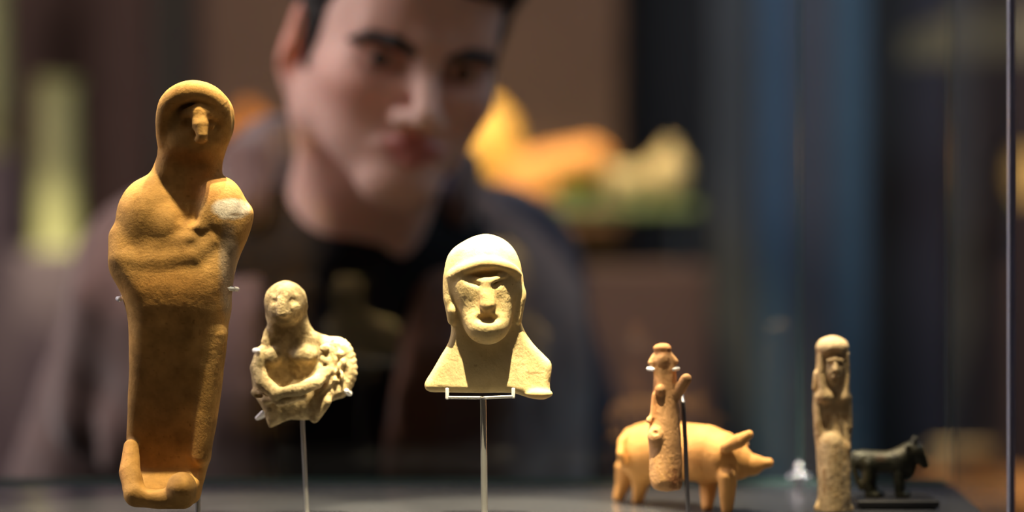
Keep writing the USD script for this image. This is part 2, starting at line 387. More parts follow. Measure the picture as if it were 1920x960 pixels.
wall('wall_front', (-3, -1.55, 0), (3, -1.5, 3), M['wall_dark'], 'dark gallery wall facing the case')
# back wall with upright panels of different colours
wb = thing('wall_back', 'dark back wall of brown and grey upright panels behind the visitor', 'wall', (0, 3.6, 0), kind='structure')
emit('wall_surface', rbox((-3, 3.6, 0), (3, 3.65, 3)), M['wall_dark'], wb, off=(0, 3.6, 0))
panels = [(-700, 292, (92, 64, 52)), (292, 352, (74, 70, 58)), (352, 560, (78, 56, 46)), (560, 1175, (118, 84, 60)), (1175, 1335, (52, 46, 46)),
          (1626, 1705, (34, 32, 32)), (1705, 1790, (70, 62, 70)), (1790, 2600, (92, 62, 52))]
for i, (a, b, c) in enumerate(panels):
    d = 3.58; x0, x1 = P(a, 0, d)[0], P(b, 0, d)[0]
    emit('panel', rbox((x0 + .003, 3.575 - .004 * (i % 2), .05), (x1 - .003, 3.6, 2.95), .003), mat(f'wall_panel_{i}', lin(*c), .7, 6, .12), wb, off=(0, 3.6, 0))

# ------------------------------------------------------------------ the case: base, shelf, glass
off = (0, 1.6, 0)
cb = thing('display_case_base', 'dark cabinet base under the glossy display surface', 'cabinet', off)
emit('body', prism([BL, BR, FR, FL], .06, SHELF - .0125), M['case_base'], cb, off=off)
emit('toe_kick', prism([BL * (.98, 1) + (0, -.03), BR + (-.03, -.03), FR + (-.03, .03), FL * (.98, 1) + (0, .03)], 0, .06), M['plinth'], cb, off=off)
sh = emit('display_shelf', prism([BL + (0, -.0005), BR + (0, -.0005), FR, FL], SHELF - .012, SHELF), M['shelf'])
tag(stage.GetPrimAtPath(sh), 'glossy dark grey display surface that carries the figurines', 'shelf')
gc = thing('glass_case', 'clear glass case around the clay figurines', 'glass case', off)
def pane(a, b, z0, z1, name='glass_pane', t=.006, label=None):
    a, b = np.array(a), np.array(b); d = (b - a) / np.linalg.norm(b - a); n = np.array([-d[1], d[0]]) * t / 2
    emit(name, prism([a - n, b - n, b + n, a + n], z0, z1), M['pane'], gc, False, off, label)
JX = P(1501, 0, 1.759)[0]
jy = np.interp(JX, [BL[0], BR[0]], [BL[1], BR[1]])
TOP = 1.93
up = V3(0, .004)
pane(BL + up, (JX - .0008, jy + .004), SHELF + .003, TOP, label='left pane of the back glass')
pane((JX + .0008, jy + .004), BR + up + (-.004, 0), SHELF + .003, TOP, label='right pane of the back glass')
side = (FR - BR) / np.linalg.norm(FR - BR); sn = V3(.0035, 0)
pane(BR + sn, FR + sn, SHELF - .012, TOP, label='side pane of the glass')
pane(FL - up, FR - up + (-.001, 0), SHELF - .012, TOP, label='front pane of the glass')
# cut edges of the glass
e = prism([(JX - .0007, jy + .0005), (JX + .0007, jy + .0005), (JX + .0007, jy + .0075), (JX - .0007, jy + .0075)], SHELF + .003, TOP)
emit('glass_edge', e, M['glass_edge'], gc, False, off, 'pale joint between the two back panes')
q = FR + (.0005, -.0045)
emit('glass_edge', prism([q + (-.0012, -.004), q + (.0020, -.004), q + (.0020, .004), q + (-.0012, .004)], SHELF - .012, TOP), M['glass_edge_pale'], gc, False, off, 'pale bluish front corner edge')
q = BR + (.0015, .004)
for dx in (-.0035, .0015):
    emit('glass_edge', prism([q + (dx, -.002), q + (dx + .0007, -.002), q + (dx + .0007, .003), q + (dx, .003)], SHELF + .001, TOP), M['glass_edge'], gc, False, off)
emit('bottom_edge', prism([BL + (0, .0005), BR + (-.004, .0005), BR + (-.004, .0075), BL + (0, .0075)], SHELF - .012, SHELF + .0028), M['glass_edge'], gc, False, off, 'greenish lower edge of the back glass')
# chrome clip at the foot of the joint
ck = P(1499, 912, 1.752); kx, ky = ck[0], jy - .006
cp = thing('glass_clip', 'small shiny chrome clip at the foot of the back glass joint', 'clip', (kx, ky, SHELF))
s_ = .00038
emit('foot', lathe([[0, 0], [11 * s_, 0], [11 * s_, 5 * s_], [7 * s_, 7 * s_], [0, 7 * s_]], (kx, ky, SHELF), 32), M['chrome'], cp, 40, (kx, ky, SHELF))
kb = V3(kx, ky, SHELF)
emit('knob', trimesh.creation.icosphere(3, 10 * s_).apply_translation(kb + (0, 0, 17 * s_)), M['chrome'], cp, True, kb)
emit('cap', lathe([[0, 26 * s_], [4 * s_, 26 * s_], [4 * s_, 30 * s_], [7 * s_, 33 * s_], [8 * s_, 37 * s_], [6 * s_, 42 * s_], [0, 44 * s_]], kb, 32), M['chrome'], cp, 60, kb)
for dx in (-1, 1): emit('lug', trimesh.creation.icosphere(3, 7 * s_).apply_translation(kb + (dx * 15 * s_, 0, 15 * s_)), M['chrome'], cp, True, kb)  # side balls added so the clip shows more glints

# ------------------------------------------------------------------ 1 the tall hooded figure
def tall_hooded():
    d = 1.5; tw = figure_map(340, 560, d)
    out = [(364, 154), (390, 158), (410, 168), (428, 186), (438, 208), (438, 240), (431, 262), (424, 280), (417, 305), (416, 325), (422, 338), (449, 367), (471, 390), (474, 412), (467, 440), (449, 484), (441, 512), (436, 548), (434, 580), (428, 612),
           (424, 645), (416, 692), (410, 740), (402, 787), (394, 835), (393, 858), (386, 883), (380, 912), (377, 930), (369, 942), (343, 950), (304, 952), (276, 946), (245, 935), (229, 920), (228, 897), (232, 860), (235, 811), (238, 740), (241, 692), (242, 644), (240, 596), (233, 567),
           (226, 546), (209, 514), (205, 496), (208, 470), (213, 445), (225, 408), (234, 381), (252, 354), (278, 327), (291, 302), (296, 278), (295, 242), (296, 211), (303, 188), (323, 168), (346, 157)]
    f = Field((190, 140, -70), (490, 965, 125), 2.0)
    def front(U, V):
        h = ramp(V, [150, 165, 190, 235, 275, 300, 325, 350, 381, 440, 490, 508, 540, 575, 620, 660, 720, 800, 850, 885, 912, 950], [10, 22, 34, 38, 36, 27, 24, 24, 28, 38, 47, 52, 55, 51, 41, 32, 19, 5, -5, -8, 28, 44])
        return h - .0009 * (U - 330) ** 2 * np.clip((V - 490) / 80, 0, 1)
    f.full(extruded(out, front, lambda U, V: ramp(V, [150, 240, 330, 950], [-30, -46, -36, -34]), 42), 0, 'torso')
    f.L[:] = f.lab('torso')
    Vg = f.grid()[1]
    f.L[np.broadcast_to(Vg < 316, f.L.shape)] = f.lab('hooded_head'); f.L[np.broadcast_to(Vg > 508, f.L.shape)] = f.lab('robe')
    # brim of the hood: an arch standing forward
    arch = [(311, 264, 14), (312, 228, 27), (322, 198, 39), (342, 181, 47), (368, 175, 50), (395, 180, 47), (414, 197, 39), (422, 226, 28), (420, 258, 14)]
    f.chain(curve(arch, 33), np.interp(np.linspace(0, 8, 33), np.arange(9), [13, 16, 19, 20, 21, 20, 19, 16, 12]), 10, 'hooded_head')
    f.ell((369, 229, 70), (45, 34, 35), 8, sub=True)                     # recess
    f.ell((369, 250, 18), (52, 50, 30), 14, 'face')
    f.chain([(351, 217, 42), (364, 213, 50), (380, 211, 53), (396, 213, 50), (408, 219, 42)], [8, 10, 13, 10, 8], 8, 'face')
    f.chain([(380, 214, 49), (383, 236, 55), (387, 255, 60)], [15, 16, 11], 6, 'nose')
    f.ell((384, 264, 52), (12, 8, 9), 6, 'nose')
    f.ell((353, 237, 49), (10, 9, 11), 6, sub=True); f.ell((411, 240, 49), (8, 9, 11), 5, sub=True)
    f.ell((382, 279, 52), (20, 6, 8), 7, sub=True)
    for e_ in ((350, 226, 43), (403, 240, 42)): f.ell(e_, 4, 3, 'face')
    # breast lobes with the V between them, folded arms
    f.ell((278, 412, 6), (58, 78, 44), 16, 'torso'); f.ell((312, 428, 18), (34, 46, 34), 12, 'torso')
    f.ell((418, 402, 8), (44, 70, 44), 14, 'torso'); f.chain([(402, 366, 20), (380, 424, 28)], [22, 22], 12, 'torso')
    f.chain([(354, 326, 62), (356, 372, 52), (357, 404, 48)], [40, 30, 22], 8, sub=True)
    f.ell((364, 447, 32), (18, 12, 15), 8, 'torso'); f.chain([(258, 462, 16), (300, 466, 24), (345, 458, 26), (392, 446, 18)], [22, 23, 23, 20], 12, 'torso')
    f.chain([(228, 446, 8), (231, 482, 22), (300, 489, 33), (370, 479, 35), (402, 454, 29)], [22, 20, 17, 17, 14], 16, 'arm', kk=14)
    f.chain([(454, 402, 4), (430, 462, 20)], [16, 15], 12, 'arm')
    f.full(lambda U, V, W: -(U * .84 + V * .18 + W * .45 - (462 * .84 + 470 * .18 + 20 * .45)), 5, sub=True)     # broken right side
    f.chain([(262, 438, 62), (284, 454, 63), (312, 462, 67)], [6, 8, 6], 8, sub=True)
    # robe: slightly raised right flank, feet
    f.chain([(408, 626, 14), (397, 700, 6), (384, 790, -2), (376, 856, -4)], [18, 21, 21, 17], 14, 'robe')
    f.chain([(246, 838, 0), (249, 882, 34), (264, 918, 60)], [14, 20, 20], 10, 'foot')
    f.chain([(264, 924, 58), (310, 929, 62), (352, 926, 62)], [20, 19, 22], 10, 'foot')
    f.ell((349, 908, 66), (28, 29, 34), 8, 'foot')
    f.ell((296, 890, 72), (26, 22, 40), 8, sub=True)
    def tint(V, N, L):
        c = mottled(V, 60, (.80, .78, .74), (1.10, 1.04, .98), 3)
        c = mix(c, (.58, .52, .46), np.clip((meshkit.fbm(V / 24, 4, 31) - .52) * 5, 0, 1)[:, None] * .55)
        c = mix(c, (1.12, 1.14, 1.25), np.clip((meshkit.fbm(V / 34, 4, 57) - .55) * 5, 0, 1)[:, None] * .5)
        c = mix(c, (.86, .66, .55), blot(V, (356, 296), (44, 16), .8) * .7)
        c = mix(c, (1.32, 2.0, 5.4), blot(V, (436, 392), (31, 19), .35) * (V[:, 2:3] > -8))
        c = mix(c, (.34, .30, .28), blot(V, (447, 403), (10, 3), .8) * .7)
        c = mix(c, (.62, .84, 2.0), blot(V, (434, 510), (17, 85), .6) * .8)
        c = mix(c, (.62, .60, .55), blot(V, (275, 430), (26, 34), .9) * .6)
        c = mix(c, (1.05, .86, .66), blot(V, (330, 540), (80, 30), .9) * .5)
        c = mix(c, (1.15, .78, .60), blot(V, (385, 345), (30, 30), .9) * .5)
        c = mix(c, (.66, .62, .60), blot(V, (300, 790), (60, 110), .9) * .5)
        c = mix(c, (1.15, 1.0, 1.05), blot(V, (234, 880), (9, 60), .8) * .6)
        pit = np.clip((meshkit.noise(V / 5.5, 21) - .80) * 9, 0, 1)[:, None] * np.clip(meshkit.fbm(V / 60, 3, 9) * 2 - .7, 0, 1)[:, None]
        return mix(c, (.45, .40, .36), pit)
    V, T, L = f.mesh()
    o = P(335, 953, d); o[2] = tw(np.array([[0, 953, 0]]))[0, 2]
    t = thing('clay_figurine', 'tall ochre clay figure with hooded beaked head and folded arms', 'figurine', o)
    build(t, o, V, T, L, f.names, tw, M['ochre_clay'], [(60, 1.1, 2), (16, .35, 7), (5, .2, 1)], tint, {'face': 'shaded face under the hood brim', 'nose': 'pointed beak-like nose'})
    # its mount
    b = P(368, 900, 1.508); b[2] = SHELF
    mt = thing('figurine_mount', 'steel rod mount with clear pegs behind the tall hooded figure', 'stand', b)
    s = d / FPX; z = lambda v: P(0, v, d)[2]; x = lambda u: P(u, 0, d)[0]; yb = 1.5 + 46 * s
    emit('foot_plate', lathe([[0, 0], [.011, 0], [.011, .0012], [.0105, .0016], [0, .0016]], (b[0], yb, SHELF)), M['steel'], mt, 40, b)
    emit('rod', cyl((b[0], yb, SHELF + .0014), (b[0], yb, z(552)), .0019), M['steel'], mt, 40, b)
    emit('cross_bar', tube([(x(226), yb, z(560)), (b[0], yb, z(552)), (x(436), yb, z(543))], .0014), M['steel'], mt, 40, b)
    emit('peg', tube([(x(225), yb, z(560)), (x(222), 1.5 - 4 * s, z(560)), (x(226), 1.5 - 14 * s, z(561))], 5 * s), M['acrylic'], mt, 40, b, 'clear plastic peg')
    emit('peg', tube([(x(439), yb, z(543)), (x(437), 1.5 - 16 * s, z(541)), (x(430), 1.5 - 22 * s, z(540)), (x(427), 1.5 - 26 * s, z(539))], 4.5 * s), M['acrylic'], mt, 40, b, 'clear plastic peg')
tall_hooded()

# ------------------------------------------------------------------ 2 the small figure with the folded arms
def small_armed():
    d = 1.53; tw = figure_map(560, 665, d)
    out = [(536, 527), (556, 533), (571, 550), (576, 568), (575, 588), (581, 607), (590, 620), (609, 629), (632, 634), (654, 649), (663, 668), (667, 690), (662, 720), (644, 744), (615, 755), (599, 769), (586, 782), (570, 788), (541, 788), (520, 797), (505, 802),
           (498, 784), (492, 766), (476, 737), (471, 696), (474, 676), (481, 662), (494, 645), (500, 630), (501, 610), (498, 588), (497, 565), (502, 548), (517, 533)]
    f = Field((455, 510, -45), (685, 820, 75), 1.6)
    fr = lambda U, V: ramp(V, [520, 560, 600, 640, 680, 730, 760, 800], [10, 20, 16, 10, 8, 14, 15, 6]) - .0015 * np.maximum(U - 560, 0) ** 1.5
    f.full(extruded(out, fr, lambda U, V: ramp(V, [520, 600, 800], [-18, -22, -16]), 17), 0, 'torso')
    f.L[:] = f.lab('torso'); f.L[np.broadcast_to(f.grid()[1] < 618, f.L.shape)] = f.lab('head'); f.L[np.broadcast_to(f.grid()[1] > 746, f.L.shape)] = f.lab('skirt')
    f.ell((536, 566, 8), (38, 38, 32), 8, 'head')
    f.ell((537, 578, 20), (30, 32, 24), 8, 'head')
    f.chain([(535, 552, 38), (534, 570, 43), (535, 585, 45)], [11, 12, 11], 8, 'nose')
    f.ell((514, 564, 42), (9, 5, 8), 7, sub=True); f.ell((558, 562, 42), (9, 5, 8), 7, sub=True)
    f.ell((536, 602, 48), (17, 6, 10), 8, sub=True)
    f.chain([(499, 640, 2), (505, 622, 0)], [9, 8], 10, 'torso')
    f.ell((513, 668, 9), (18, 18, 15), 10, 'torso'); f.ell((570, 666, 9), (26, 17, 16), 10, 'torso')
    f.ell((541, 644, 30), (18, 30, 16), 8, sub=True)
    f.ell((546, 700, 36), (36, 24, 30), 8, sub=True)
    f.chain([(492, 662, 6), (484, 690, 14), (494, 714, 26), (520, 735, 36)], [13, 14, 15, 13], 6, 'arm', kk=5)
    f.chain([(534, 733, 36), (564, 728, 38), (596, 714, 30), (612, 694, 12)], [9, 12, 13, 14], 6, 'arm', kk=5)
    f.chain([(478, 735, 8), (500, 750, 22), (530, 752, 28), (572, 742, 24)], [7, 8, 8, 6], 6, 'skirt')
    f.ell((512, 764, 30), (8, 12, 14), 5, sub=True); f.ell((486, 742, 22), (10, 4, 10), 3, sub=True)
    f.chain([(590, 784, 4), (614, 752, 14)], [9, 9], 8, 'skirt')
    # ribbed rim of the broken right side
    f.ell((628, 688, -2), (34, 46, 16), 12, 'torso')
    rnd = random.Random(3)
    for i in range(15):
        a = -1.75 + i * .215
        f.cap((630 + 28 * math.cos(a), 690 + 46 * math.sin(a), 6), (630 + 36 * math.cos(a), 690 + 55 * math.sin(a), -4), 4.2, 4.0, 5, 'torso')
    for i in range(26):
        a, r = rnd.uniform(0, 6.3), rnd.uniform(.2, 1)
        f.ell((618 + 30 * r * math.cos(a), 690 + 42 * r * math.sin(a), rnd.uniform(13, 18)), (rnd.uniform(3, 6), rnd.uniform(4, 9), 4), 6, 'torso', sub=i % 3 > 1)
    f.chain([(604, 690, 14), (622, 705, 14), (618, 720, 14)], 4, 4, 'torso'); f.chain([(598, 740, 12), (620, 716, 14)], 4, 4, 'torso')
    def tint(V, N, L):
        c = mottled(V, 20, (.55, .52, .46), (1.14, 1.10, 1.04), 8)
        for q_, r_ in (((512, 563), (11, 6)), ((560, 560), (11, 6)), ((535, 604), (15, 6))): c = mix(c, (.40, .36, .30), blot(V, q_, r_, .9) * .7)  # shade of brows and mouth painted into the colour
        c = mix(c, (1.25, 1.25, 1.25), blot(V, (640, 640), (40, 14), .8))
        return mix(c, (.42, .37, .30), np.clip((meshkit.fbm(V / 13, 4, 12) - .55) * 6, 0, .75)[:, None])
    V, T, L = f.mesh(); o = P(560, 802, d)
    t = thing('clay_figurine', 'small grey-buff clay bust with forearms folded in a ring, on a thin rod', 'figurine', o)
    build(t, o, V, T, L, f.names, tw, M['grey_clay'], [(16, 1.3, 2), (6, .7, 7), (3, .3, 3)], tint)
    s = d / FPX; b = P(572, 960, d); b[2] = SHELF; yb = d + 30 * s
    x = lambda u: P(u, 0, d)[0]; z = lambda v: P(0, v, d)[2]
    mt = thing('figurine_mount', 'thin steel rod with three white-tipped pegs holding the small grey-buff bust', 'stand', b)
    b0 = V3(x(573), yb, SHELF)
    emit('foot_plate', lathe([[0, 0], [.009, 0], [.009, .0012], [.0085, .0016], [0, .0016]], b0), M['steel'], mt, 40, b)
    emit('rod', cyl(b0 + (0, 0, .0014), (x(563), yb - 12 * s, z(740)), 4.2 * s), M['steel'], mt, 40, b)
    hub = V3(x(563), yb - 12 * s + .001, z(742))
    for (u, v, du, dv) in ((480, 657, 6, 1), (655, 738, -4, -6), (486, 783, 8, -10)):
        emit('peg', tube([hub, (x(u) , yb - 10 * s, z(v)), (x(u - du * .3), d - 8 * s, z(v)), (x(u + du), d - 18 * s, z(v + dv))], 4.6 * s), M['acrylic'], mt, 40, b, 'white plastic peg')
small_armed()

# ------------------------------------------------------------------ 3 the head
def head_bust():
    d = 1.5; tw = figure_map(915, 595, d)
    out = [(915, 441), (944, 451), (964, 471), (975, 501), (977, 530), (984, 546), (984, 563), (978, 590), (978, 606), (986, 625), (1000, 645), (1018, 664), (1034, 684), (1031, 718), (1030, 742), (1015, 749), (985, 744), (959, 737), (899, 737), (835, 736), (803, 734), (796, 720), (809, 697), (827, 667), (841, 641), (846, 616), (841, 592), (835, 566), (832, 544), (835, 508), (841, 480), (855, 464), (873, 456), (893, 446)]
    f = Field((780, 428, -75), (1050, 765, 100), 1.8)
    fr = lambda U, V: ramp(V, [440, 470, 520, 580, 620, 660, 700, 750], [12, 34, 34, 20, 11, 8, 9, 11]) - .0022 * np.maximum(np.abs(U - 912) - 30, 0) ** 1.5
    f.full(extruded(out, fr, lambda U, V: ramp(V, [440, 520, 620, 750], [-24, -52, -34, -26]), 15), 0, 'neck')
    f.L[:] = f.lab('neck'); f.L[np.broadcast_to(f.grid()[1] < 610, f.L.shape)] = f.lab('head')
    f.L[np.broadcast_to((f.grid()[1] > 625) & (912 - f.grid()[0] > 66 + 0 * f.grid()[2]), f.L.shape)] = f.lab('shoulder001')
    f.L[np.broadcast_to((f.grid()[1] > 625) & (f.grid()[0] - 912 > 66 + 0 * f.grid()[2]), f.L.shape)] = f.lab('shoulder')
    f.ell((906, 522, 2), (70, 80, 60), 12, 'head')
    f.ell((912, 540, 18), (60, 82, 39), 7, 'face')
    # veil beside the face, ears
    f.chain([(845, 520, 10), (844, 560, 15), (849, 600, 12)], [12, 12, 9], 6, 'head'); f.chain([(971, 520, 10), (974, 560, 14), (970, 598, 10)], [10, 11, 9], 6, 'head')
    f.ell((849, 580, 20), (8, 14, 10), 4, 'ear'); f.ell((977, 552, 10), (9, 16, 11), 4, 'ear001')
    # fringe arch, hollow under it
    f.ell((912, 520, 70), (48, 17, 26), 9, sub=True)
    arch = [(850, 516, 34), (872, 503, 50), (895, 495, 58), (915, 492, 60), (938, 495, 57), (957, 502, 49), (971, 514, 34)]
    f.chain(curve(arch, 25), np.interp(np.linspace(0, 6, 25), np.arange(7), [7, 9, 10, 10, 10, 9, 7]), 9, 'fringe')
    f.chain([(884, 523, 48), (902, 526, 56), (914, 528, 60)], [5, 6, 7], 6, 'brow'); f.chain([(914, 528, 60), (930, 522, 57), (944, 516, 50)], [7, 6, 5.5], 6, 'brow')
    f.chain([(912, 530, 58), (913, 552, 58), (915, 569, 58)], [9, 12.5, 14.5], 6, 'nose')
    f.ell((913, 586, 22), (48, 55, 33), 8, 'face'); f.ell((914, 611, 33), (35, 31, 32), 16, 'chin'); f.ell((916, 596, 66), (29, 8, 16), 7, sub=True)
    # shoulders, broken foot edge
    f.ell((1010, 738, 4), (26, 10, 16), 5, 'shoulder')
    def tint(V, N, L):
        c = mottled(V, 50, (.92, .90, .88), (1.06, 1.04, 1.0), 5)
        c = mix(c, (.74, .66, .56), np.clip((meshkit.fbm(V / 17, 4, 23) - .53) * 5, 0, 1)[:, None] * .5)
        c = mix(c, (.86, .66, .50), blot(V, (914, 570), (20, 26), .8) * .45)
        c = mix(c, (.5, .42, .34), blot(V, (1003, 699), (17, 2.2), .8) * .7); c = mix(c, (.88, .72, .58), blot(V, (1010, 745), (30, 8), .6) * .8)
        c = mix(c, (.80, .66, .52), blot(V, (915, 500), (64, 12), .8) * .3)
        c = mix(c, (.80, .80, .82), (np.clip((V[:, 1:2] - 600) / 60, 0, 1) * (np.abs(V[:, :1] - 912) < 70)) * .5)  # shadow of the head on the neck, put into the colour
        pit = np.clip((meshkit.noise(V / 4.2, 33) - .82) * 9, 0, 1)[:, None] * np.clip(meshkit.fbm(V / 40, 3, 4) * 2 - .75, 0, 1)[:, None]
        return mix(c, (.42, .36, .30), pit)
    V, T, L = f.mesh(); o = P(912, 742, d)
    t = thing('clay_figurine', 'cream clay head and neck with jutting fringe and big nose, on a pronged rod', 'figurine', o)
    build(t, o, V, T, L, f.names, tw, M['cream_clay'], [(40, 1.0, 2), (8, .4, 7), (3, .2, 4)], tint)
    s = d / FPX; b = P(908, 960, d); b[2] = SHELF; x = lambda u: P(u, 0, d)[0]; z = lambda v: P(0, v, d)[2]
    mt = thing('figurine_mount', 'thick steel rod with a two-pronged cross bar under the cream clay head', 'stand', b)
    y0 = d - 4 * s
    emit('foot_plate', lathe([[0, 0], [.012, 0], [.012, .0013], [.0115, .0018], [0, .0018]], (x(908), y0, SHELF)), M['steel'], mt, 40, b)
    emit('rod', cyl((x(908.5), y0, SHELF + .0016), (x(906), y0, z(744)), 6.2 * s), M['steel'], mt, 40, b)
    yb = d - 36 * s
    emit('cross_bar', tube([(x(839), yb, z(743)), (x(900), yb, z(743.5)), (x(905), y0, z(745)), (x(910), yb, z(743.5)), (x(962), yb, z(741.5))], 3.0 * s), M['steel'], mt, 40, b)
    emit('prong', rbox((x(836), yb - 3 * s, z(747)), (x(843), yb + 3 * s, z(725)), .0008), M['acrylic'], mt, 40, b, 'clear upright prong')
    emit('prong', rbox((x(959), yb - 3 * s, z(745)), (x(966), yb + 3 * s, z(725)), .0008), M['acrylic'], mt, 40, b, 'clear upright prong')
head_bust()

# ------------------------------------------------------------------ 4 the column-shaped figure on a dark rod
def column_figure():
    d = 1.535; tw = figure_map(1245, 790, d)
    out = [(1242, 646), (1255, 648), (1259, 658), (1258, 668), (1266, 680), (1268, 694), (1270, 720), (1272, 745), (1275, 790), (1278, 834), (1279, 880), (1277, 914), (1262, 920), (1243, 921), (1224, 914), (1218, 890), (1217, 850), (1216, 812), (1220, 772), (1224, 735), (1226, 705), (1224, 690), (1220, 676), (1227, 664), (1226, 651)]
    f = Field((1195, 632, -45), (1310, 935, 62), 1.4)
    f.full(extruded(out, lambda U, V: ramp(V, [640, 680, 720, 800, 920], [12, 15, 17, 24, 27]), lambda U, V: ramp(V, [640, 720, 920], [-14, -18, -27]), 26), 0, 'body')
    f.L[:] = f.lab('body'); f.L[np.broadcast_to(f.grid()[1] < 700, f.L.shape)] = f.lab('head')
    f.ell((1242, 653, 0), (16, 9, 16), 4, 'cap'); f.ell((1243, 674, 6), (15, 16, 15), 5, 'head')
    f.cap((1228, 668, 2), (1221, 680, 6), 6, 6.5, 4, 'ear'); f.cap((1257, 667, 2), (1266, 678, 6), 6, 6, 4, 'ear001')
    f.cap((1268, 738, 8), (1285, 710, 20), 11, 10.5, 6, 'arm')
    f.cap((1238, 735, 12), (1236, 729, 22), 9.5, 9, 4, 'breast')
    f.ell((1217, 787, 12), (6.5, 7, 8), 3, 'nub'); f.ell((1229, 816, 14), (16, 20, 20), 5, 'arm001'); f.ell((1226, 809, 36), (7, 5, 8), 3, sub=True)
    f.chain([(1222, 780, 14), (1226, 740, 14)], 5, 6, 'body')
    def tint(V, N, L):
        c = mottled(V, 30, (.86, .80, .76), (1.10, 1.04, .98), 6)
        c = mix(c, (1.05, .80, .66), blot(V, (1226, 760), (8, 50), .9) * .7)
        c = mix(c, (1.12, .80, .64), blot(V, (1243, 652), (24, 10), .9) * .6)
        sp = np.clip((meshkit.fbm(V / 7, 4, 3) - .45) * 5, 0, 1)[:, None] * blot(V, (1240, 885), (34, 36), .7)
        c = mix(c, (1.05, .98, .80), sp)
        return mix(c, (.34, .22, .18), blot(V, (1264, 893), (16, 26), .8) * np.clip((meshkit.fbm(V / 8, 3, 8) - .35) * 4, 0, .9)[:, None])
    V, T, L = f.mesh(); o = P(1247, 921, d)
    t = thing('clay_figurine', 'pinkish clay column figure with stub arms, in front of the pig', 'figurine', o)
    build(t, o, V, T, L, f.names, tw, M['pink_clay'], [(14, .9, 2), (5, .5, 7)], tint)
    s = d / FPX; x = lambda u: P(u, 0, d)[0]; z = lambda v: P(0, v, d)[2]; b = V3(x(1290), d, SHELF)
    mt = thing('figurine_mount', 'dark bent steel rod with two white pegs beside the pinkish column figure', 'stand', b)
    y0 = d - 2 * s; yb = d + 26 * s
    emit('foot_plate', lathe([[0, 0], [.009, 0], [.009, .0012], [.0085, .0016], [0, .0016]], (x(1291), y0, SHELF)), M['dark_steel'], mt, 40, b)
    emit('rod', tube([(x(1291), y0, SHELF + .0014), (x(1288.5), y0, z(930)), (x(1285), y0, z(830)), (x(1281), y0 + 6 * s, z(756)), (x(1278), yb, z(735)), (x(1246), yb, z(700))], 4.3 * s), M['dark_steel'], mt, 40, b)
    for u, du in ((1221, 6), (1265, -6)):
        emit('peg', tube([(x(1246), yb, z(698)), (x(u), yb, z(692)), (x(u - du), d - 6 * s, z(691)), (x(u + du * .4), d - 18 * s, z(692))], 3.6 * s), M['acrylic'], mt, 40, b, 'white plastic peg')
column_figure()

# ------------------------------------------------------------------ 5 the clay pig
def dshelf(v): return (CAMZ - SHELF) * FPX / (v - 480)
def pig():
    d = 1.60; s = d / FPX; A = P(1290, 850, d)
    tw = lambda V: np.stack([A[0] + (V[:, 0] - 1290) * s, A[1] - V[:, 2] * s, A[2] - (V[:, 1] - 850) * s], 1)
    def L_(px, py, dd):                    # picture point at distance dd -> the pig's own coordinates
        w = P(px, py, dd); return (1290 + (w[0] - A[0]) / s, 850 - (w[2] - A[2]) / s, (A[1] - w[1]) / s)
    vs = 850 + (A[2] - SHELF) / s
    f = Field((1130, 770, -190), (1480, vs + 8, 190), 2.0)
    feet = [(1160, 939), (1196, 944), (1326, 957), (1363, 962)]
    Fd = [dshelf(v) for u, v in feet]
    dr, df = (Fd[0] + Fd[1]) / 2, (Fd[2] + Fd[3]) / 2
    f.ell(L_(1222, 848, dr - .012), (62, 54, 58), 0, 'body')
    f.chain([L_(1212, 848, dr - .008), L_(1265, 846, (dr + df) / 2 + .006), L_(1322, 850, df + .01), L_(1352, 857, df + .004)], [50, 54, 53, 46], 20, 'body')
    f.L[:] = f.lab('body')
    f.chain([L_(1352, 857, df + .004), L_(1385, 868, df + .002), L_(1410, 872, df)], [44, 30, 20], 14, 'head')
    f.chain([L_(1405, 870, df), L_(1441, 868, df - .002)], [16, 9], 8, 'snout'); f.ell(L_(1443, 868, df - .002), (7, 8.5, 8.5), 2, 'snout')
    f.chain([L_(1362, 838, df - .014), L_(1386, 826, df - .018), L_(1404, 815, df - .020)], [11, 13, 8], 5, 'ear')
    f.chain([L_(1385, 846, df + .012), L_(1396, 834, df + .016)], [8, 7], 6, 'ear001')
    f.chain([L_(1368, 838, df - .026), L_(1394, 822, df - .030)], [3, 5], 5, sub=True)
    tops = [(1176, 880, dr + .008), (1204, 886, dr - .014), (1330, 896, df + .018), (1364, 894, df - .010)]
    for i, ((u, v), dd, tp) in enumerate(zip(feet, Fd, tops)):
        b = L_(u, v, dd)
        nm = 'leg' + (f'{i:03d}' if i else '')
        mid = L_((u + tp[0]) / 2, (v + tp[1]) / 2, (dd + tp[2]) / 2)
        f.chain([L_(*tp), mid, (b[0], vs - 7, b[2])], [24 if i < 2 else 18, 15, 11], 12, nm, kk=6)
    f.full(lambda U, V, W: -(V - vs) + 0 * U + 0 * W, 1.5, sub=True) if False else None
    f.chain([L_(1170, 870, dr - .024), L_(1164, 850, dr - .026), L_(1166, 828, dr - .022), L_(1180, 810, dr - .016), L_(1203, 801, dr - .012)], [6, 7, 8, 8, 6], 4, 'tail')
    f.F = np.maximum(f.F, np.broadcast_to(f.grid()[1] - (vs - .2), f.F.shape)).astype(np.float32)
    def tint(V, N, L):
        c = mottled(V, 45, (.92, .88, .85), (1.05, 1.02, 1.0), 6)
        return mix(c, (.96, .95, 1.0), blot(V, (1165, 900), (22, 40), .9) * .6)
    V, T, L = f.mesh(); o = V3(A[0], A[1], SHELF)
    t = thing('clay_pig', 'pale orange clay pig standing behind the column figure', 'figurine', o)
    build(t, o, V, T, L, f.names, tw, M['pig_clay'], [(28, 1.2, 2), (9, .4, 7)], tint)
pig()

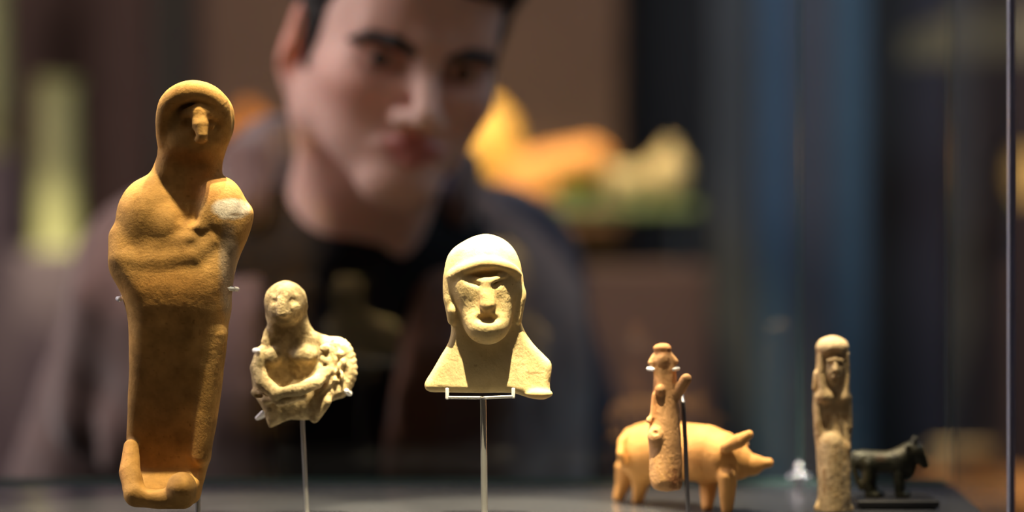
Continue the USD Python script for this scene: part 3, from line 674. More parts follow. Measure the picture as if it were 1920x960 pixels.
# ------------------------------------------------------------------ 6 the slender standing figure
def slender():
    d = 1.578; s = d / FPX; tw = figure_map(1561, 795, d)
    vs = 480 + (CAMZ - SHELF) / s
    out = [(1560, 630), (1576, 633), (1588, 642), (1591, 655), (1592, 694), (1594, 735), (1597, 775), (1597, 810), (1594, 845), (1592, 870), (1594, 930), (1596, vs - 6), (1594, vs + 4), (1532, vs + 4), (1530, vs - 6), (1533, 930), (1533, 900), (1530, 845), (1526, 802), (1525, 758), (1526, 724), (1530, 690), (1531, 656), (1536, 643), (1546, 634)]
    f = Field((1508, 618, -45), (1614, vs + 6, 62), 1.35)
    f.full(extruded(out, lambda U, V: ramp(V, [630, 650, 700, 760, 800, 830, 980], [10, 16, 13, 13, 12, 18, 20]), lambda U, V: -20 + 0 * V, 20), 0, 'robe')
    f.L[:] = f.lab('robe'); f.L[np.broadcast_to(f.grid()[1] < 722, f.L.shape)] = f.lab('head'); f.L[np.broadcast_to((f.grid()[1] > 722) & (f.grid()[1] < 806), f.L.shape)] = f.lab('torso')
    f.ell((1560, 652, 4), (31, 22, 26), 4, 'hair_cap'); f.ell((1562, 676, 30), (21, 20, 12), 6, sub=True)
    f.ell((1564, 690, 8), (21, 34, 19), 5, 'face')
    f.chain([(1562, 676, 24), (1563, 692, 31)], [3.5, 4.5], 4, 'face'); f.chain([(1550, 675, 23), (1562, 672, 26), (1575, 675, 23)], 3.2, 3, 'face')
    f.ell((1553, 682, 27), (6, 4, 6), 3, sub=True); f.ell((1573, 682, 27), (6, 4, 6), 3, sub=True)
    f.ell((1564, 705, 24), (7, 2.4, 5), 2, 'face'); f.ell((1564, 700, 30), (7, 2, 5), 2, sub=True)
    f.chain([(1539, 664, 12), (1537, 700, 12), (1542, 740, 17)], [6.5, 6.5, 6.5], 4, 'hair_lock'); f.chain([(1585, 664, 12), (1586, 700, 10), (1583, 745, 14)], [6, 6, 6], 4, 'hair_lock001')
    f.chain([(1531, 700, 2), (1528, 728, 4)], [6, 6], 4, 'hair_lock002')
    f.ell((1547, 744, 10), (16, 13, 13), 9, 'torso'); f.ell((1577, 744, 7), (12, 13, 10), 9, 'torso')
    f.chain([(1533, 745, 6), (1533, 790, 7), (1535, 812, 8)], [6, 6, 5], 6, 'arm'); f.chain([(1590, 745, 5), (1591, 800, 5)], [6, 6], 6, 'arm001')
    f.ell((1543, 785, 22), (4, 24, 8), 5, sub=True); f.ell((1582, 785, 22), (4, 24, 8), 5, sub=True)
    f.chain([(1557, 832, 14), (1559, 880, 16), (1560, vs, 16)], [22, 24, 25], 7, 'robe'); f.chain([(1580, 840, 12), (1580, 930, 12)], 13, 8, 'robe')
    f.chain([(1538, vs - 4, 6), (1560, vs - 4, 22), (1588, vs - 4, 6)], 11, 8, 'robe')
    f.F = np.maximum(f.F, np.broadcast_to(f.grid()[1] - (vs - .1), f.F.shape)).astype(np.float32)
    def tint(V, N, L):
        c = mottled(V, 20, (.80, .76, .68), (1.12, 1.08, 1.04), 4)
        c = mix(c, (1.25, 1.25, 1.3), blot(V, (1560, 638), (34, 18), .6) * .8)
        return mix(c, (.60, .48, .34), np.clip((meshkit.fbm(V / 11, 4, 14) - .52) * 5, 0, .7)[:, None] * (V[:, 1:2] > 700))
    V, T, L = f.mesh(); o = V3(P(1561, 0, d)[0], d, SHELF)
    t = thing('stone_figurine', 'slender pale stone woman figure with long hair, left of the bronze bull', 'figurine', o)
    build(t, o, V, T, L, f.names, tw, M['stone_clay'], [(10, .7, 2), (4, .4, 7)], tint)
slender()

# ------------------------------------------------------------------ 7 the bronze bull on its plinth
def bull():
    d = 1.607; s = d / FPX; x = lambda u: P(u, 0, d)[0]; z = lambda v: P(0, v, d)[2]
    z0, z1 = SHELF, z(932)
    b = V3(x(1672), d, SHELF)
    pl = thing('plinth', 'low black block under the small bronze bull', 'plinth', b)
    emit('base', rbox((x(1602), 1.584, z0), (x(1744), 1.634, z1 - .004), .0008), M['plinth_side'], pl, 30, b)
    emit('top_slab', rbox((x(1598), 1.581, z1 - .0042), (x(1749), 1.637, z1), .0008), M['plinth'], pl, 30, b)
    tw = figure_map(1665, 880, d); vb = 932
    f = Field((1580, 800, -40), (1755, vb + 6, 45), 1.25)
    f.chain([(1616, 864, 0), (1640, 866, 0), (1668, 866, 0), (1690, 864, 0)], [21, 21, 20, 22], 0, 'body', kk=8)
    f.L[:] = f.lab('body')
    f.chain([(1688, 862, 0), (1706, 848, 2), (1716, 848, 3)], [23, 20, 17], 8, 'body'); f.ell((1703, 876, 0), (16, 22, 15), 8, 'body')
    f.chain([(1716, 845, 4), (1726, 860, 6), (1734, 872, 7)], [15, 12, 7.5], 6, 'head')
    f.cap((1713, 832, -8), (1716, 822, -12), 6, 3.5, 4, 'horn001'); f.cap((1711, 834, 10), (1715, 822, 15), 6, 4, 4, 'horn')
    f.cap((1706, 838, 12), (1697, 836, 22), 5, 4, 3, 'ear')
    for i, (u, w, v0) in enumerate(((1626, 14, 880), (1638, -13, 880), (1683, 14, 884), (1690, -13, 884))):
        nm = 'leg' + (f'{i:03d}' if i else '')
        hip = (u, v0 - 8, w * .7)
        f.chain([hip, (u - 4 if i < 2 else u, 904, w), (u + (2 if i < 2 else 1), vb - 7, w)], [15 if i < 2 else 12, 10, 8.5], 6, nm, kk=4)
        f.ell((u + 8, vb - 4, w), (15 if i < 2 else 12, 8, 9), 5, nm)
    f.chain([(1601, 852, 4), (1597, 862, 8), (1599, 882, 12), (1606, 902, 15), (1612, 914, 16)], [7, 6, 5, 5, 5], 4, 'tail')
    f.F = np.maximum(f.F, np.broadcast_to(f.grid()[1] - (vb - .1), f.F.shape)).astype(np.float32)
    def tint(V, N, L):
        c = mottled(V, 16, (.65, .72, .62), (1.15, 1.05, .85), 4)
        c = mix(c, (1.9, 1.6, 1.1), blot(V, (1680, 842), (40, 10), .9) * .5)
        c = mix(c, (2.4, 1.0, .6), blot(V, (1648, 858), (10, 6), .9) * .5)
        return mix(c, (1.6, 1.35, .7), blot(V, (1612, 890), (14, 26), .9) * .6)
    V, T, L = f.mesh(); o = V3(x(1665), d, z1)
    t = thing('bronze_bull', 'small dark bronze bull standing on the black block', 'figurine', o)
    build(t, o, V, T, L, f.names, tw, M['bronze'], [(10, .8, 2), (4, .4, 7)], tint)
bull()

# ------------------------------------------------------------------ the visitor
def rot(ax, deg):
    return trimesh.transformations.rotation_matrix(math.radians(deg), ax)[:3, :3]
def visitor():
    E = P(797, 118, 1.87)
    YAW, PITCH, ROLL, SC = 20, 9, 9, 1.06
    # head axes: x picture-right, y towards the back of the head, z up
    R = rot([0, 1, 0], ROLL) @ rot([0, 0, 1], YAW) @ rot([1, 0, 0], PITCH)
    O = E - R @ V3(0, -78, 0) * SC / 1000
    def tw(V):
        V = V.copy(); V[:, 2] = np.where(V[:, 2] < 0, np.maximum(V[:, 2], -112) * .92 + np.minimum(V[:, 2] + 112, 0), V[:, 2])
        return O + (V @ R.T) * (SC / 1000)
    loc = lambda p: (R.T @ (np.asarray(p, float) - O)) * 1000 / SC
    base = V3(-.14, 2.45, 0)
    t = thing('person', 'young man in a brown jacket and black T-shirt bending to look through the glass', 'person', base)
    # --- skin: head, neck, upper chest in one surface
    f = Field((-130, -125, -265), (125, 215, 132), 3.0)
    f.ell((0, 12, 38), (73, 92, 80), 0, 'body'); f.L[:] = f.lab('body')
    f.ell((0, -30, -15), (61, 58, 72), 25, 'body')
    for sx in (-1, 1):
        f.cap((48 * sx, -4, -62), (12 * sx, -66, -98), 17, 16, 26, 'body'); f.cap((56 * sx, 0, -20), (48 * sx, -4, -62), 14, 16, 22, 'body')
        f.ell((42 * sx, -50, -28), (22, 24, 20), 24, 'body')
        f.ell((32 * sx, -50, -58), (20, 22, 28), 20, 'body')
        f.cap((42 * sx, -70, 15), (10 * sx, -84, 12), 9, 9, 14, 'body')
    f.ell((0, -58, -72), (34, 30, 30), 16, 'body')
    f.ell((0, -74, -102), (27, 18, 17), 16, 'body')
    f.ell((0, -62, 45), (52, 28, 40), 25, 'body')
    for sx in (-1, 1):
        f.ell((32 * sx, -95, -2), (21, 23, 13), 12, sub=True)
        f.ell((32 * sx, -66, -3), 14.5, 4, 'body')
        f.ell((32 * sx, -84, -4), (13, 9, 4.6), 2, sub=True)
    f.chain([(0, -82, 10), (0, -91, -12), (0, -105, -36)], [8, 8.5, 10], 10, 'body'); f.ell((0, -107, -41), (11, 10, 9), 7, 'body')
    for sx in (-1, 1):
        f.ell((13 * sx, -92, -45), (8, 10, 8), 7, 'body'); f.ell((6.5 * sx, -101, -52), (4, 6, 4), 3, sub=True)
    f.chain([(-25, -80, -69), (-9, -90, -64), (0, -90, -66), (9, -90, -64), (25, -80, -69)], [3, 5.5, 5.5, 5.5, 3], 4, 'lips'); f.chain([(-22, -80, -71), (0, -89, -77), (22, -80, -71)], [3.5, 7, 3.5], 4, 'lips')
    f.chain([(-25, -88, -70), (0, -97, -71), (25, -88, -70)], 1.8, 3, sub=True)
    for sx in (-1, 1):
        rt = rot([0, 1, 0], -8 * sx) @ rot([0, 0, 1], 22 * sx)
        f.ell((77 * sx, 18, -4), (7, 18, 31), 6, 'ear', rot=rt); f.ell((72 * sx, 18, -28), (6, 11, 12), 6, 'ear')
        f.ell((85 * sx, 12, -2), (7, 10, 18), 4, sub=True, rot=rt)
    nb = loc((-.145, 2.065, 1.145))
    f.cap((0, 28, -55), nb, 51, 58, 20, 'neck')
    for sx in (-1, 1): f.cap((62 * sx, 20, -45), nb + V3(14 * sx, -50, -5), 12, 13, 22, 'neck')
    f.ell(nb + V3(0, 10, -50), (90, 50, 40), 40, 'neck')
    f.ell(nb + V3(0, -62, 0), (16, 14, 22), 12, sub=True)
    f.L[f.L == f.lab('neck')] = 0; f.L[f.L == f.lab('ear')] = 0
    V, T, L = f.mesh()
    li = f.lab('lips')
    def tint(V, N, L):
        c = np.ones((len(V), 3)); c = mix(c, (.66, .22, .30), blot(V, (0, -90, -70.5), (27, 30, 12.5), .35) * (L == li)[:, None])
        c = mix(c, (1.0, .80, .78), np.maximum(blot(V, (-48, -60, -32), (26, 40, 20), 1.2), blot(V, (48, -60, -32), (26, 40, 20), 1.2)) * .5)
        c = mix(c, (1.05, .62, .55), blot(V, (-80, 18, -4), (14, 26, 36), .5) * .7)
        c = mix(c, (.60, .50, .46), np.maximum(blot(V, (-32, -76, -3), (23, 24, 15), .8), blot(V, (32, -76, -3), (23, 24, 15), .8)) * .8)  # shade of the eye sockets painted into the skin colour
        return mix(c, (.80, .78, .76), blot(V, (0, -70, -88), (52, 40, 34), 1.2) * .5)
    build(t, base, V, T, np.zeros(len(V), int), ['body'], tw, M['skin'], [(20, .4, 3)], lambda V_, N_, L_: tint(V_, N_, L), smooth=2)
    # --- eyes
    for sx in (-1, 1):
        c = tw(np.array([[32 * sx, -66, -3]]))[0]
        ey = emit('eye', trimesh.creation.icosphere(3, .0128 * SC).apply_translation(c), M['eye_white'], t, True, base)
        fw = R @ V3(-.16, -1, -.10); fw /= np.linalg.norm(fw)
        emit('iris', trimesh.creation.icosphere(3, .0068 * SC).apply_translation(c + fw * .0088 * SC), M['iris'], ey, True, base)
    # --- eyebrows
    for sx in (-1, 1):
        g = Field((-75, -110, 0), (75, -50, 45), 1.5)
        g.chain([(13 * sx, -89, 7), (28 * sx, -88, 12), (44 * sx, -79, 13), (56 * sx, -67, 6)], [4.2, 5.2, 4.8, 2.8], 0, 'eyebrow', kk=3)
        V, T, L = g.mesh(); build(t, base, V, T, L, ['eyebrow'], tw, M['hair'], [(4, .8, 1)])
    # --- hair
    g = Field((-110, -118, -75), (110, 135, 150), 3.0)
    g.ell((0, 18, 44), (82, 100, 90), 0, 'hair')
    g.ell((8, -74, 70), (50, 24, 20), 18, 'hair'); g.ell((52, -34, 78), (30, 44, 36), 18, 'hair'); g.ell((-48, -30, 86), (32, 44, 34), 18, 'hair')
    g.ell((0, -100, -2), (64, 76, 54), 8, sub=True)
    g.ell((66, -70, 0), (26, 50, 50), 10, sub=True); g.ell((-66, -74, 0), (26, 50, 50), 10, sub=True)
    g.ell((0, 40, -70), (120, 90, 42), 12, sub=True); g.ell((82, 22, -10), (22, 24, 36), 6, sub=True); g.ell((-82, 22, -10), (22, 24, 36), 6, sub=True)
    for sx in (-1, 1): g.cap((70 * sx, -12, 40), (68 * sx, -8, -24), 9, 6, 8, 'hair')
    rnd = random.Random(8)
    for i in range(40):
        a = rnd.uniform(-2.4, 2.4); h = rnd.uniform(.1, 1.2)
        p = V3(80 * math.sin(a) * math.cos(h), 18 - 96 * math.cos(a) * math.cos(h), 46 + 86 * math.sin(h))
        if p[2] < 74 and p[1] < -20: continue
        g.cap(p, p + V3(rnd.uniform(-14, 14), -16, -6), 8, 4, 8, 'hair')
    V, T, L = g.mesh(); build(t, base, V, T, L, ['hair'], tw, M['hair'], [(12, 2.5, 3), (5, 1.4, 6)])

    # --- clothes (metres)
    RS, LS = V3(-.302, 2.13, 1.140), V3(-.018, 2.26, 1.150)
    RE, LE = V3(-.400, 2.25, .955), V3(.055, 2.40, .955)
    RW, LW = V3(-.300, 2.34, .760), V3(.020, 2.40, .770)
    CH, HP = V3(-.145, 2.18, 1.08), V3(-.14, 2.58, .93)
    idn = lambda V: V
    # T-shirt
    f = Field((-.36, 1.94, .80), (.12, 2.75, 1.30), .008)
    f.chain([V3(-.155, 2.085, 1.10), V3(-.165, 2.175, .95)], [.088, .082], 0, 'tshirt'); f.chain([V3(-.09, 2.11, 1.10), V3(-.11, 2.20, .95)], [.088, .082], .05, 'tshirt')
    f.chain([V3(-.22, 2.11, 1.09), V3(-.22, 2.20, .95)], [.085, .08], .05, 'tshirt')
    f.chain([RS + V3(.08, 0, .0), V3(-.14, 2.13, 1.150), LS + V3(-.06, 0, 0)], [.058, .064, .058], .05, 'tshirt'); f.chain([CH, HP], [.11, .13], .08, 'tshirt')
    nbw = V3(-.143, 2.060, 1.155); hd = O + R @ V3(0, 28, -55) * SC / 1000
    ax = (hd - nbw) / np.linalg.norm(hd - nbw)
    f.chain([V3(-.225, 2.065, 1.172), V3(-.150, 2.025, 1.168), V3(-.070, 2.075, 1.172)], .052, .03, 'tshirt')
    f.chain([nbw - ax * .02, nbw + ax * .018], [.072, .068], .012, 'tshirt')
    V, T, L = f.mesh(); build(t, base, V, T, L, ['tshirt'], idn, M['tshirt'], [(.05, .004, 3)], smooth=2)
    # jacket
    f = Field((-.52, 1.93, .72), (.20, 2.80, 1.33), .008)
    f.chain([V3(-.160, 2.085, 1.10), V3(-.17, 2.18, .93)], [.104, .10], 0, 'front'); f.chain([V3(-.07, 2.12, 1.10), V3(-.08, 2.20, .93)], [.104, .10], .05, 'front')
    f.L[:] = f.lab('front')
    f.chain([V3(-.24, 2.11, 1.08), V3(-.25, 2.20, .93)], [.10, .095], .05, 'front'); f.chain([CH, HP], [.15, .16], .08, 'back')
    f.chain([V3(-.02, 2.20, 1.08), V3(-.02, 2.26, .93)], [.09, .09], .05, 'front')
    f.chain([V3(-.20, 2.13, 1.195), RS], [.066, .080], .05, 'sleeve'); f.chain([V3(-.06, 2.19, 1.175), LS], [.066, .078], .05, 'sleeve001')
    f.chain([RS, RE, RW], [.079, .068, .052], .03, 'sleeve', kk=.02); f.chain([LS, LE, LW], [.078, .068, .052], .03, 'sleeve001', kk=.02)
    # soft folds
    for a, b, r in (((-.36, 2.065, 1.13), (-.385, 2.13, 1.02), .016), ((-.31, 2.06, 1.12), (-.345, 2.10, .99), .014), ((-.24, 2.06, 1.10), (-.26, 2.09, .95), .014), ((.02, 2.20, 1.12), (.05, 2.28, 1.0), .014)):
        f.cap(a, b, r, r, .03, 'sleeve' if a[0] < -.3 else 'front')
    # collar
    ring = []
    for k in range(13):
        an = math.radians(-205 + k * 19.2)
        ring.append(nbw + V3(.092 * math.cos(an), .022 - .080 * math.sin(an), .055 + .012 * math.sin(an)))
    ring = [V3(-.216, 2.005, 1.205), V3(-.226, 2.045, 1.240), V3(-.210, 2.095, 1.262), V3(-.15, 2.135, 1.275), V3(-.085, 2.125, 1.262), V3(-.050, 2.085, 1.240), V3(-.047, 2.045, 1.205)]
    f.chain(ring, [.018, .024, .026, .026, .026, .024, .018], .02, 'collar', kk=.01)
    op = [P(528, 250, 2.05)[[0, 2]], P(520, 420, 2.05)[[0, 2]], P(512, 700, 2.05)[[0, 2]], P(505, 1100, 2.05)[[0, 2]], P(690, 1100, 2.05)[[0, 2]], P(735, 760, 2.05)[[0, 2]], P(790, 500, 2.05)[[0, 2]], P(850, 330, 2.05)[[0, 2]], P(860, 200, 2.05)[[0, 2]], P(540, 150, 2.05)[[0, 2]]]
    def cut(X, Y, Z):
        d2 = poly_sdf(op, X[:, 0, :], Z[:, 0, :])[:, None, :]
        return np.maximum(d2, Y - 2.16)
    f.full(cut, .008, sub=True)
    f.cap(nbw - ax * .02, nbw + ax * .2, .075, .066, .01, sub=True)
    # facing: the lighter turned edge of the front
    X, Y, Z = f.grid()
    f.L[(f.L == f.lab('collar')) & np.broadcast_to(X > -.14, f.L.shape)] = f.lab('collar001')
    fc = [P(850, 330, 2.05)[[0, 2]], P(790, 500, 2.05)[[0, 2]], P(735, 760, 2.05)[[0, 2]], P(690, 1100, 2.05)[[0, 2]], P(790, 1100, 2.05)[[0, 2]], P(825, 760, 2.05)[[0, 2]], P(872, 500, 2.05)[[0, 2]], P(905, 340, 2.05)[[0, 2]]]
    inside = (poly_sdf(fc, X[:, 0, :], Z[:, 0, :]) < 0)[:, None, :] & (Y < 2.2)
    f.L[inside & (f.L != f.lab('collar001'))] = f.lab('facing')
    V, T, L = f.mesh()
    # the jacket is one clothing part with its pieces below
    jk = UsdGeom.Xform.Define(stage, t + '/jacket').GetPath().pathString
    tag(stage.GetPrimAtPath(jk), 'open brown jacket')
    build(jk, base, V, T, L, f.names, idn, {'front': M['jacket'], 'back': M['jacket'], 'sleeve': M['jacket'], 'collar': M['jacket'], 'facing': M['jacket_facing'], 'navy': M['navy']} | {}, [(.07, .006, 3), (.03, .002, 5)], smooth=2,
          labels={'facing': 'lighter turned edge of the jacket front'})
    p = stage.GetPrimAtPath(jk + '/sleeve_001')
    if p:
        UsdShade.MaterialBindingAPI.Apply(p).Bind(M['navy']); tag(p, 'dark navy sleeve and shoulder')
    # trousers, shoes, hands (below the shelf)
    f = Field((-.40, 2.1, .03), (.14, 2.85, 1.05), .011)
    f.L[:] = f.lab('trousers')
    f.ell(HP + V3(0, 0, -.02), (.175, .145, .135), 0, 'trousers')
    for hx, kx_, fx in ((-.23, -.27, -.26), (-.05, -.01, -.03)):
        f.chain([V3(hx, 2.56, .90), V3(kx_, 2.46, .50), V3(fx, 2.58, .09)], [.095, .068, .052], .04, 'trousers', kk=.02)
    V, T, L = f.mesh(); build(t, base, V, T, L, ['trousers'], idn, M['trousers'], [(.06, .004, 3)])
    for fx in (-.26, -.03):
        g = Field((fx - .07, 2.36, 0), (fx + .07, 2.68, .16), .006)
        g.chain([V3(fx, 2.61, .045), V3(fx, 2.50, .042), V3(fx, 2.43, .036)], [.042, .044, .036], 0, 'shoe'); g.cap(V3(fx, 2.59, .06), V3(fx, 2.585, .12), .045, .05, .02, 'shoe')
        g.F = np.maximum(g.F, np.broadcast_to(.006 - g.grid()[2], g.F.shape)).astype(np.float32)
        V, T, L = g.mesh(); V[:, 2] -= .006; build(t, base, V, T, L, ['shoe'], idn, M['shoe'])
    for W_, sx in ((RW, 1), (LW, -1)):
        g = Field(W_ + V3(-.12, -.14, -.16), W_ + V3(.12, .12, .06), .003)
        pc = W_ + V3(.01 * sx, .02, -.055)
        g.chain([W_, pc], [.027, .03], 0, 'hand'); g.ell(pc + V3(0, 0, -.012), (.040, .016, .042), .012, 'hand')
        for k in range(4):
            r0 = pc + V3((-.030 + .020 * k) * sx, -.002, -.045); L1 = (.034, .040, .038, .030)[k]
            g.chain([r0, r0 + V3(0, -.004, -L1 * .55), r0 + V3(0, .008, -L1 * 1.05), r0 + V3(0, .024, -L1 * 1.4)], [.0092, .0086, .008, .007], .006, 'hand', kk=.002)
        r0 = pc + V3(.034 * sx, .002, .01); g.chain([r0, r0 + V3(.024 * sx, .006, -.024), r0 + V3(.026 * sx, .014, -.05)], [.012, .0105, .0085], .008, 'hand', kk=.003)
        V, T, L = g.mesh(); build(t, base, V, T, np.zeros(len(V), int), ['hand'], idn, M['skin'], tint=lambda V, N, L: np.ones((len(V), 3)))
visitor()

# ------------------------------------------------------------------ the showcase behind
D = 3.0; zs = P(0, 385, D)[2]
xs = lambda u, d=D: P(u, 0, d)[0]; zz = lambda v, d=D: P(0, v, d)[2]; k_ = D / FPX
off = (xs(860), 3.05, 0)
M['showcase'] = mat('showcase', lin(84, 62, 54), .6, 10, .15)
M['lit_board'] = mat('lit_board', lin(112, 80, 56), .7, 8, .12)
M['shelf_glass'] = usdkit.material(stage, '/World/Looks/shelf_glass', {'p': ('principled_bsdf', {'base_color': lin(150, 170, 120), 'roughness': .2, 'transmission_weight': .4, 'ior': 1.5})}, [], surface='p.BSDF')
sc = thing('showcase', 'far brown showcase with a pale glass shelf of lit pottery', 'showcase', off)
emit('cabinet', rbox((xs(330), 2.90, 0), (xs(1320), 3.30, zs - .075), .004), M['showcase'], sc, 30, off)
emit('back_board', rbox((xs(330), 3.28, zs - .08), (xs(1180), 3.30, 2.1), .003), M['lit_board'], sc, 30, off)
emit('glass_shelf', rbox((xs(330), 2.90, zs - .012), (xs(1300), 3.26, zs), .002), M['shelf_glass'], sc, 30, off)
for u in (345, 1285): emit('shelf_post', cyl((xs(u), 3.1, zs - .076), (xs(u), 3.1, zs - .011), .006), M['steel'], sc, 30, off)
def pot(name, label, cat, u, prof, m, y=D, group=None):
    p = (xs(u), y, zs); path = thing(name, label, cat, p, group)
    for nm, pr in prof: emit(nm, lathe([[a * k_, b * k_] for a, b in pr], p, 48), m, path, 60, p)
M['pot_yellow'] = mat('pot_yellow', lin(226, 176, 80), .5, 30, .12)
M['pot_orange'] = mat('pot_orange', lin(214, 146, 72), .6, 30, .15)
M['pot_green'] = mat('pot_green', lin(120, 150, 40), .45, 30, .15)
M['pot_cream'] = mat('pot_cream', lin(176, 158, 112), .6, 30, .15)
M['pot_ember'] = mat('pot_ember', lin(220, 138, 48), .6, 30, .15)
pot('ovoid_jar', 'egg-shaped yellow clay jar on the far glass shelf beside his jaw', 'jar', 912,
    [('foot', [(0, 0), (34, 0), (32, 8), (26, 14), (0, 14)]), ('body', [(0, 12), (28, 14), (56, 48), (66, 88), (64, 128), (52, 166), (34, 190), (18, 200), (0, 202)]), ('rim', [(10, 199), (20, 199), (20, 206), (12, 208), (0, 208)])], M['pot_yellow'], 3.07)
def lump(name, label, cat, parts, m, y, h=.0035):
    """a modelled clay piece on the far shelf from capsules given in picture units (u, height, w)"""
    allp = np.array([q for _, pts, rs in parts for q in pts]); R_ = max(max(rs) for _, _, rs in parts)
    f = Field(allp.min(0) - R_ - 4, allp.max(0) + R_ + 4, h / k_)
    for nm, pts, rs in parts: f.chain(pts, rs, 10, nm, kk=10)
    f.F = np.maximum(f.F, np.broadcast_to(.5 - f.grid()[1], f.F.shape)).astype(np.float32)
    V, T, L = f.mesh(); p = V3(xs(allp[:, 0].mean()), y, zs)
    tw = lambda V: np.stack([xs(0) + V[:, 0] * k_, y - V[:, 2] * k_, zs + (V[:, 1] - .5) * k_], 1)
    path = thing(name, label, cat, p); build(path, p, V, T, L, f.names, tw, m)
lump('reclining_figure', 'long orange clay reclining figure on the far shelf', 'figurine',
     [('body', [(975, 50, 0), (1040, 66, 0), (1100, 80, 0)], [44, 44, 40]), ('head', [(1110, 88, 0), (1122, 82, 0)], [32, 27]), ('leg', [(960, 30, 20), (1020, 26, 26)], [30, 24])], M['pot_orange'], 2.99)
pot('shallow_bowl', 'small bright green glazed bowl on the far shelf', 'bowl', 1082, [('bowl', [(0, 0), (18, 0), (20, 5), (46, 34), (44, 37), (16, 9), (0, 8)])], M['pot_green'], 2.925)
lump('round_vessel', 'pale round-bodied clay vessel at the right end of the far shelf', 'vessel', [('body', [(1246, 48, 0), (1250, 60, 0)], [46, 42]), ('neck', [(1254, 92, 0), (1256, 108, 0)], [16, 14])], M['pot_cream'], 3.0)
lump('clay_animal', 'pale low clay animal between the reclining figure and round vessel', 'figurine', [('body', [(1165, 42, 0), (1195, 44, 0)], [30, 28]), ('leg', [(1158, 30, 12), (1156, 8, 14)], [12, 9]), ('leg001', [(1198, 30, 12), (1200, 8, 14)], [12, 9]), ('head', [(1146, 58, 6), (1138, 60, 8)], [17, 13])], M['pot_cream'], 2.97)
lump('rounded_jug', 'glowing orange clay jug on the far shelf above his shoulder', 'jug', [('body', [(462, 60, 0), (466, 96, 0)], [56, 50]), ('neck', [(466, 150, 0), (466, 172, 0)], [22, 20]), ('handle', [(500, 158, 0), (520, 130, 0), (512, 96, 0)], [9, 9, 9])], M['pot_ember'], 3.0)

# tall standing things farther off
M['pedestal'] = mat('pedestal', lin(112, 92, 92), .6, 10, .12)
M['column'] = mat('column', lin(188, 180, 118), .5, 14, .12)
def column(u, v0, v1, w, d, label):
    r = w / 2 * d / FPX; x = (u - 960) / FPX * d; zt, zb = zz(v0, d), zz(v1, d)
    p = (x, d, 0); c = thing('stone_column', label, 'column', p)
    emit('pedestal', rbox((x - r * 1.7, d - r * 1.7, 0), (x + r * 1.7, d + r * 1.7, zb), .004), M['pedestal'], c, 30, p)
    h = zt - zb
    emit('shaft', lathe([[0, 0], [r * 1.15, 0], [r * 1.15, .02 * h], [r, .05 * h], [r * 1.02, .3 * h], [r * .86, .92 * h], [0, .92 * h]], (x, d, zb), 48), M['column'], c, 40, p)
    emit('capital', lathe([[0, .92 * h], [r * .86, .92 * h], [r * 1.05, .96 * h], [r * 1.05, h], [0, h]], (x, d, zb), 48), M['column'], c, 40, p)
column(106, 150, 470, 82, 3.25, 'pale yellow-green lit stone column beyond his shoulder')
column(-30, -120, 290, 84, 3.35, 'pale yellow-green stone column cut by the left edge of the picture')
# blue and grey slats added to stand in for bluish reflections
sb = thing('slatted_screen', 'tall blue and grey slats added in place of bluish reflections behind the pig', 'screen', (xs(1480), 3.2, 0))
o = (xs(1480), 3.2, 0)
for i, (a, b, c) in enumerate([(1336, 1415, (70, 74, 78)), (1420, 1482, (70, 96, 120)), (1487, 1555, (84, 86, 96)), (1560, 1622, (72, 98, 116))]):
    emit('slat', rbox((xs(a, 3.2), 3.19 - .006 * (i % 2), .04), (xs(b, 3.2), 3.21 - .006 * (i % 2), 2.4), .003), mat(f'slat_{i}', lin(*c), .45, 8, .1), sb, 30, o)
emit('rail', rbox((xs(1330, 3.2), 3.19, 0), (xs(1628, 3.2), 3.23, .042), .003), M['plinth'], sb, 30, o)
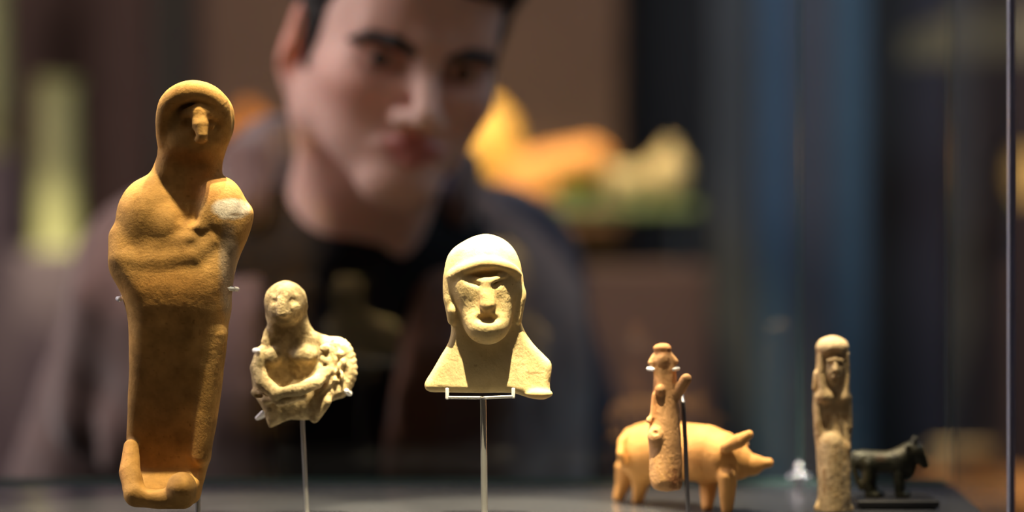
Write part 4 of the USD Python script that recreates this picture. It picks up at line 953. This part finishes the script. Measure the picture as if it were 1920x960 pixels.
# right: a lit shelf with pale pieces low down, a slanting olive banner high up
M['olive'] = mat('olive', lin(138, 118, 84), .6, 10, .12)
M['sand'] = mat('sand', lin(196, 170, 120), .6, 20, .12)
d2 = 2.75; q = (xs(1850, d2), d2, 0)
lt = thing('low_table', 'low orange-brown wooden table with pale tray beyond the bull', 'table', q)
M['table_wood'] = mat('table_wood', lin(168, 112, 56), .5, 14, .2)
ztab = zz(905, d2)
emit('table_top', rbox((xs(1760, d2), d2 - .12, ztab - .03), (xs(2150, d2), d2 + .16, ztab), .004), M['table_wood'], lt, 30, q)
for u in (1785, 2120):
    for dy in (-.09, .13): emit('leg', rbox((xs(u, d2) - .014, d2 + dy - .014, 0), (xs(u, d2) + .014, d2 + dy + .014, ztab - .03), .003), M['table_wood'], lt, 30, q)
def dish(u, label, r, h, m, y):
    p = (xs(u, d2), y, ztab); g = d2 / FPX; path = thing('dish', label, 'dish', p)
    emit('foot', lathe([[0, 0], [r * .5 * g, 0], [r * .45 * g, .12 * h * g], [0, .12 * h * g]], p), m, path, 40, p)
    emit('bowl', lathe([[0, .1 * h * g], [r * .45 * g, .1 * h * g], [r * .85 * g, .45 * h * g], [r * g, h * g], [r * .94 * g, h * g], [r * .75 * g, .5 * h * g], [0, .25 * h * g]], p), m, path, 50, p)
dish(1742 + 60, 'wide pale cream dish behind the bull', 62, 72, M['sand'], d2 - .02)
d3 = 3.3; q = (xs(1810, d3), d3, zz(80, d3))
hb = thing('hanging_banner', 'slanting olive cloth banner high on the right', 'banner', q)
bn = prism([(xs(1690, d3), zz(105, d3)), (xs(1980, d3), zz(40, d3)), (xs(1980, d3), zz(-10, d3)), (xs(1790, d3), zz(20, d3))][:0] or [(xs(1692, d3), zz(118, d3)), (xs(1990, d3), zz(108, d3)), (xs(1990, d3), zz(10, d3)), (xs(1800, d3), zz(22, d3)), (xs(1692, d3), zz(68, d3))], 0, .01)
bn.apply_transform(trimesh.transformations.rotation_matrix(math.pi / 2, [1, 0, 0])); bn.apply_translation((0, d3, 0))
emit('cloth', bn, M['olive'], hb, False, q)
for u in (1800, 1950): emit('cord', cyl((xs(u, d3), d3 - .005, zz(20, d3)), (xs(u, d3), d3 - .005, 3.0), .002), M['dark_steel'], hb, 30, q)

# lamp shape added to give the amber glow beyond the right glass edge
d4 = 3.45; q = (xs(1928, d4), d4, zz(330, d4)); g4 = d4 / FPX
wl = thing('wall_lamp', 'added glowing lamp shape for the amber glow at the far right beyond the glass', 'lamp', q)
M['lamp_glow'] = usdkit.material(stage, '/World/Looks/lamp_glow', {'e': ('emission', {'color': (1.0, .55, .16), 'strength': .55})}, [], surface='e.emission')
emit('shade', lathe([[0, -46 * g4], [18 * g4, -44 * g4], [30 * g4, -20 * g4], [34 * g4, 10 * g4], [26 * g4, 40 * g4], [14 * g4, 48 * g4], [0, 48 * g4]], q, 40), M['lamp_glow'], wl, 60, q)
emit('bracket', tube([(q[0], q[1], q[2] + 47 * g4), (q[0], q[1], q[2] + 62 * g4), (q[0], 3.575, q[2] + 62 * g4)], .006), M['dark_steel'], wl, 40, q)
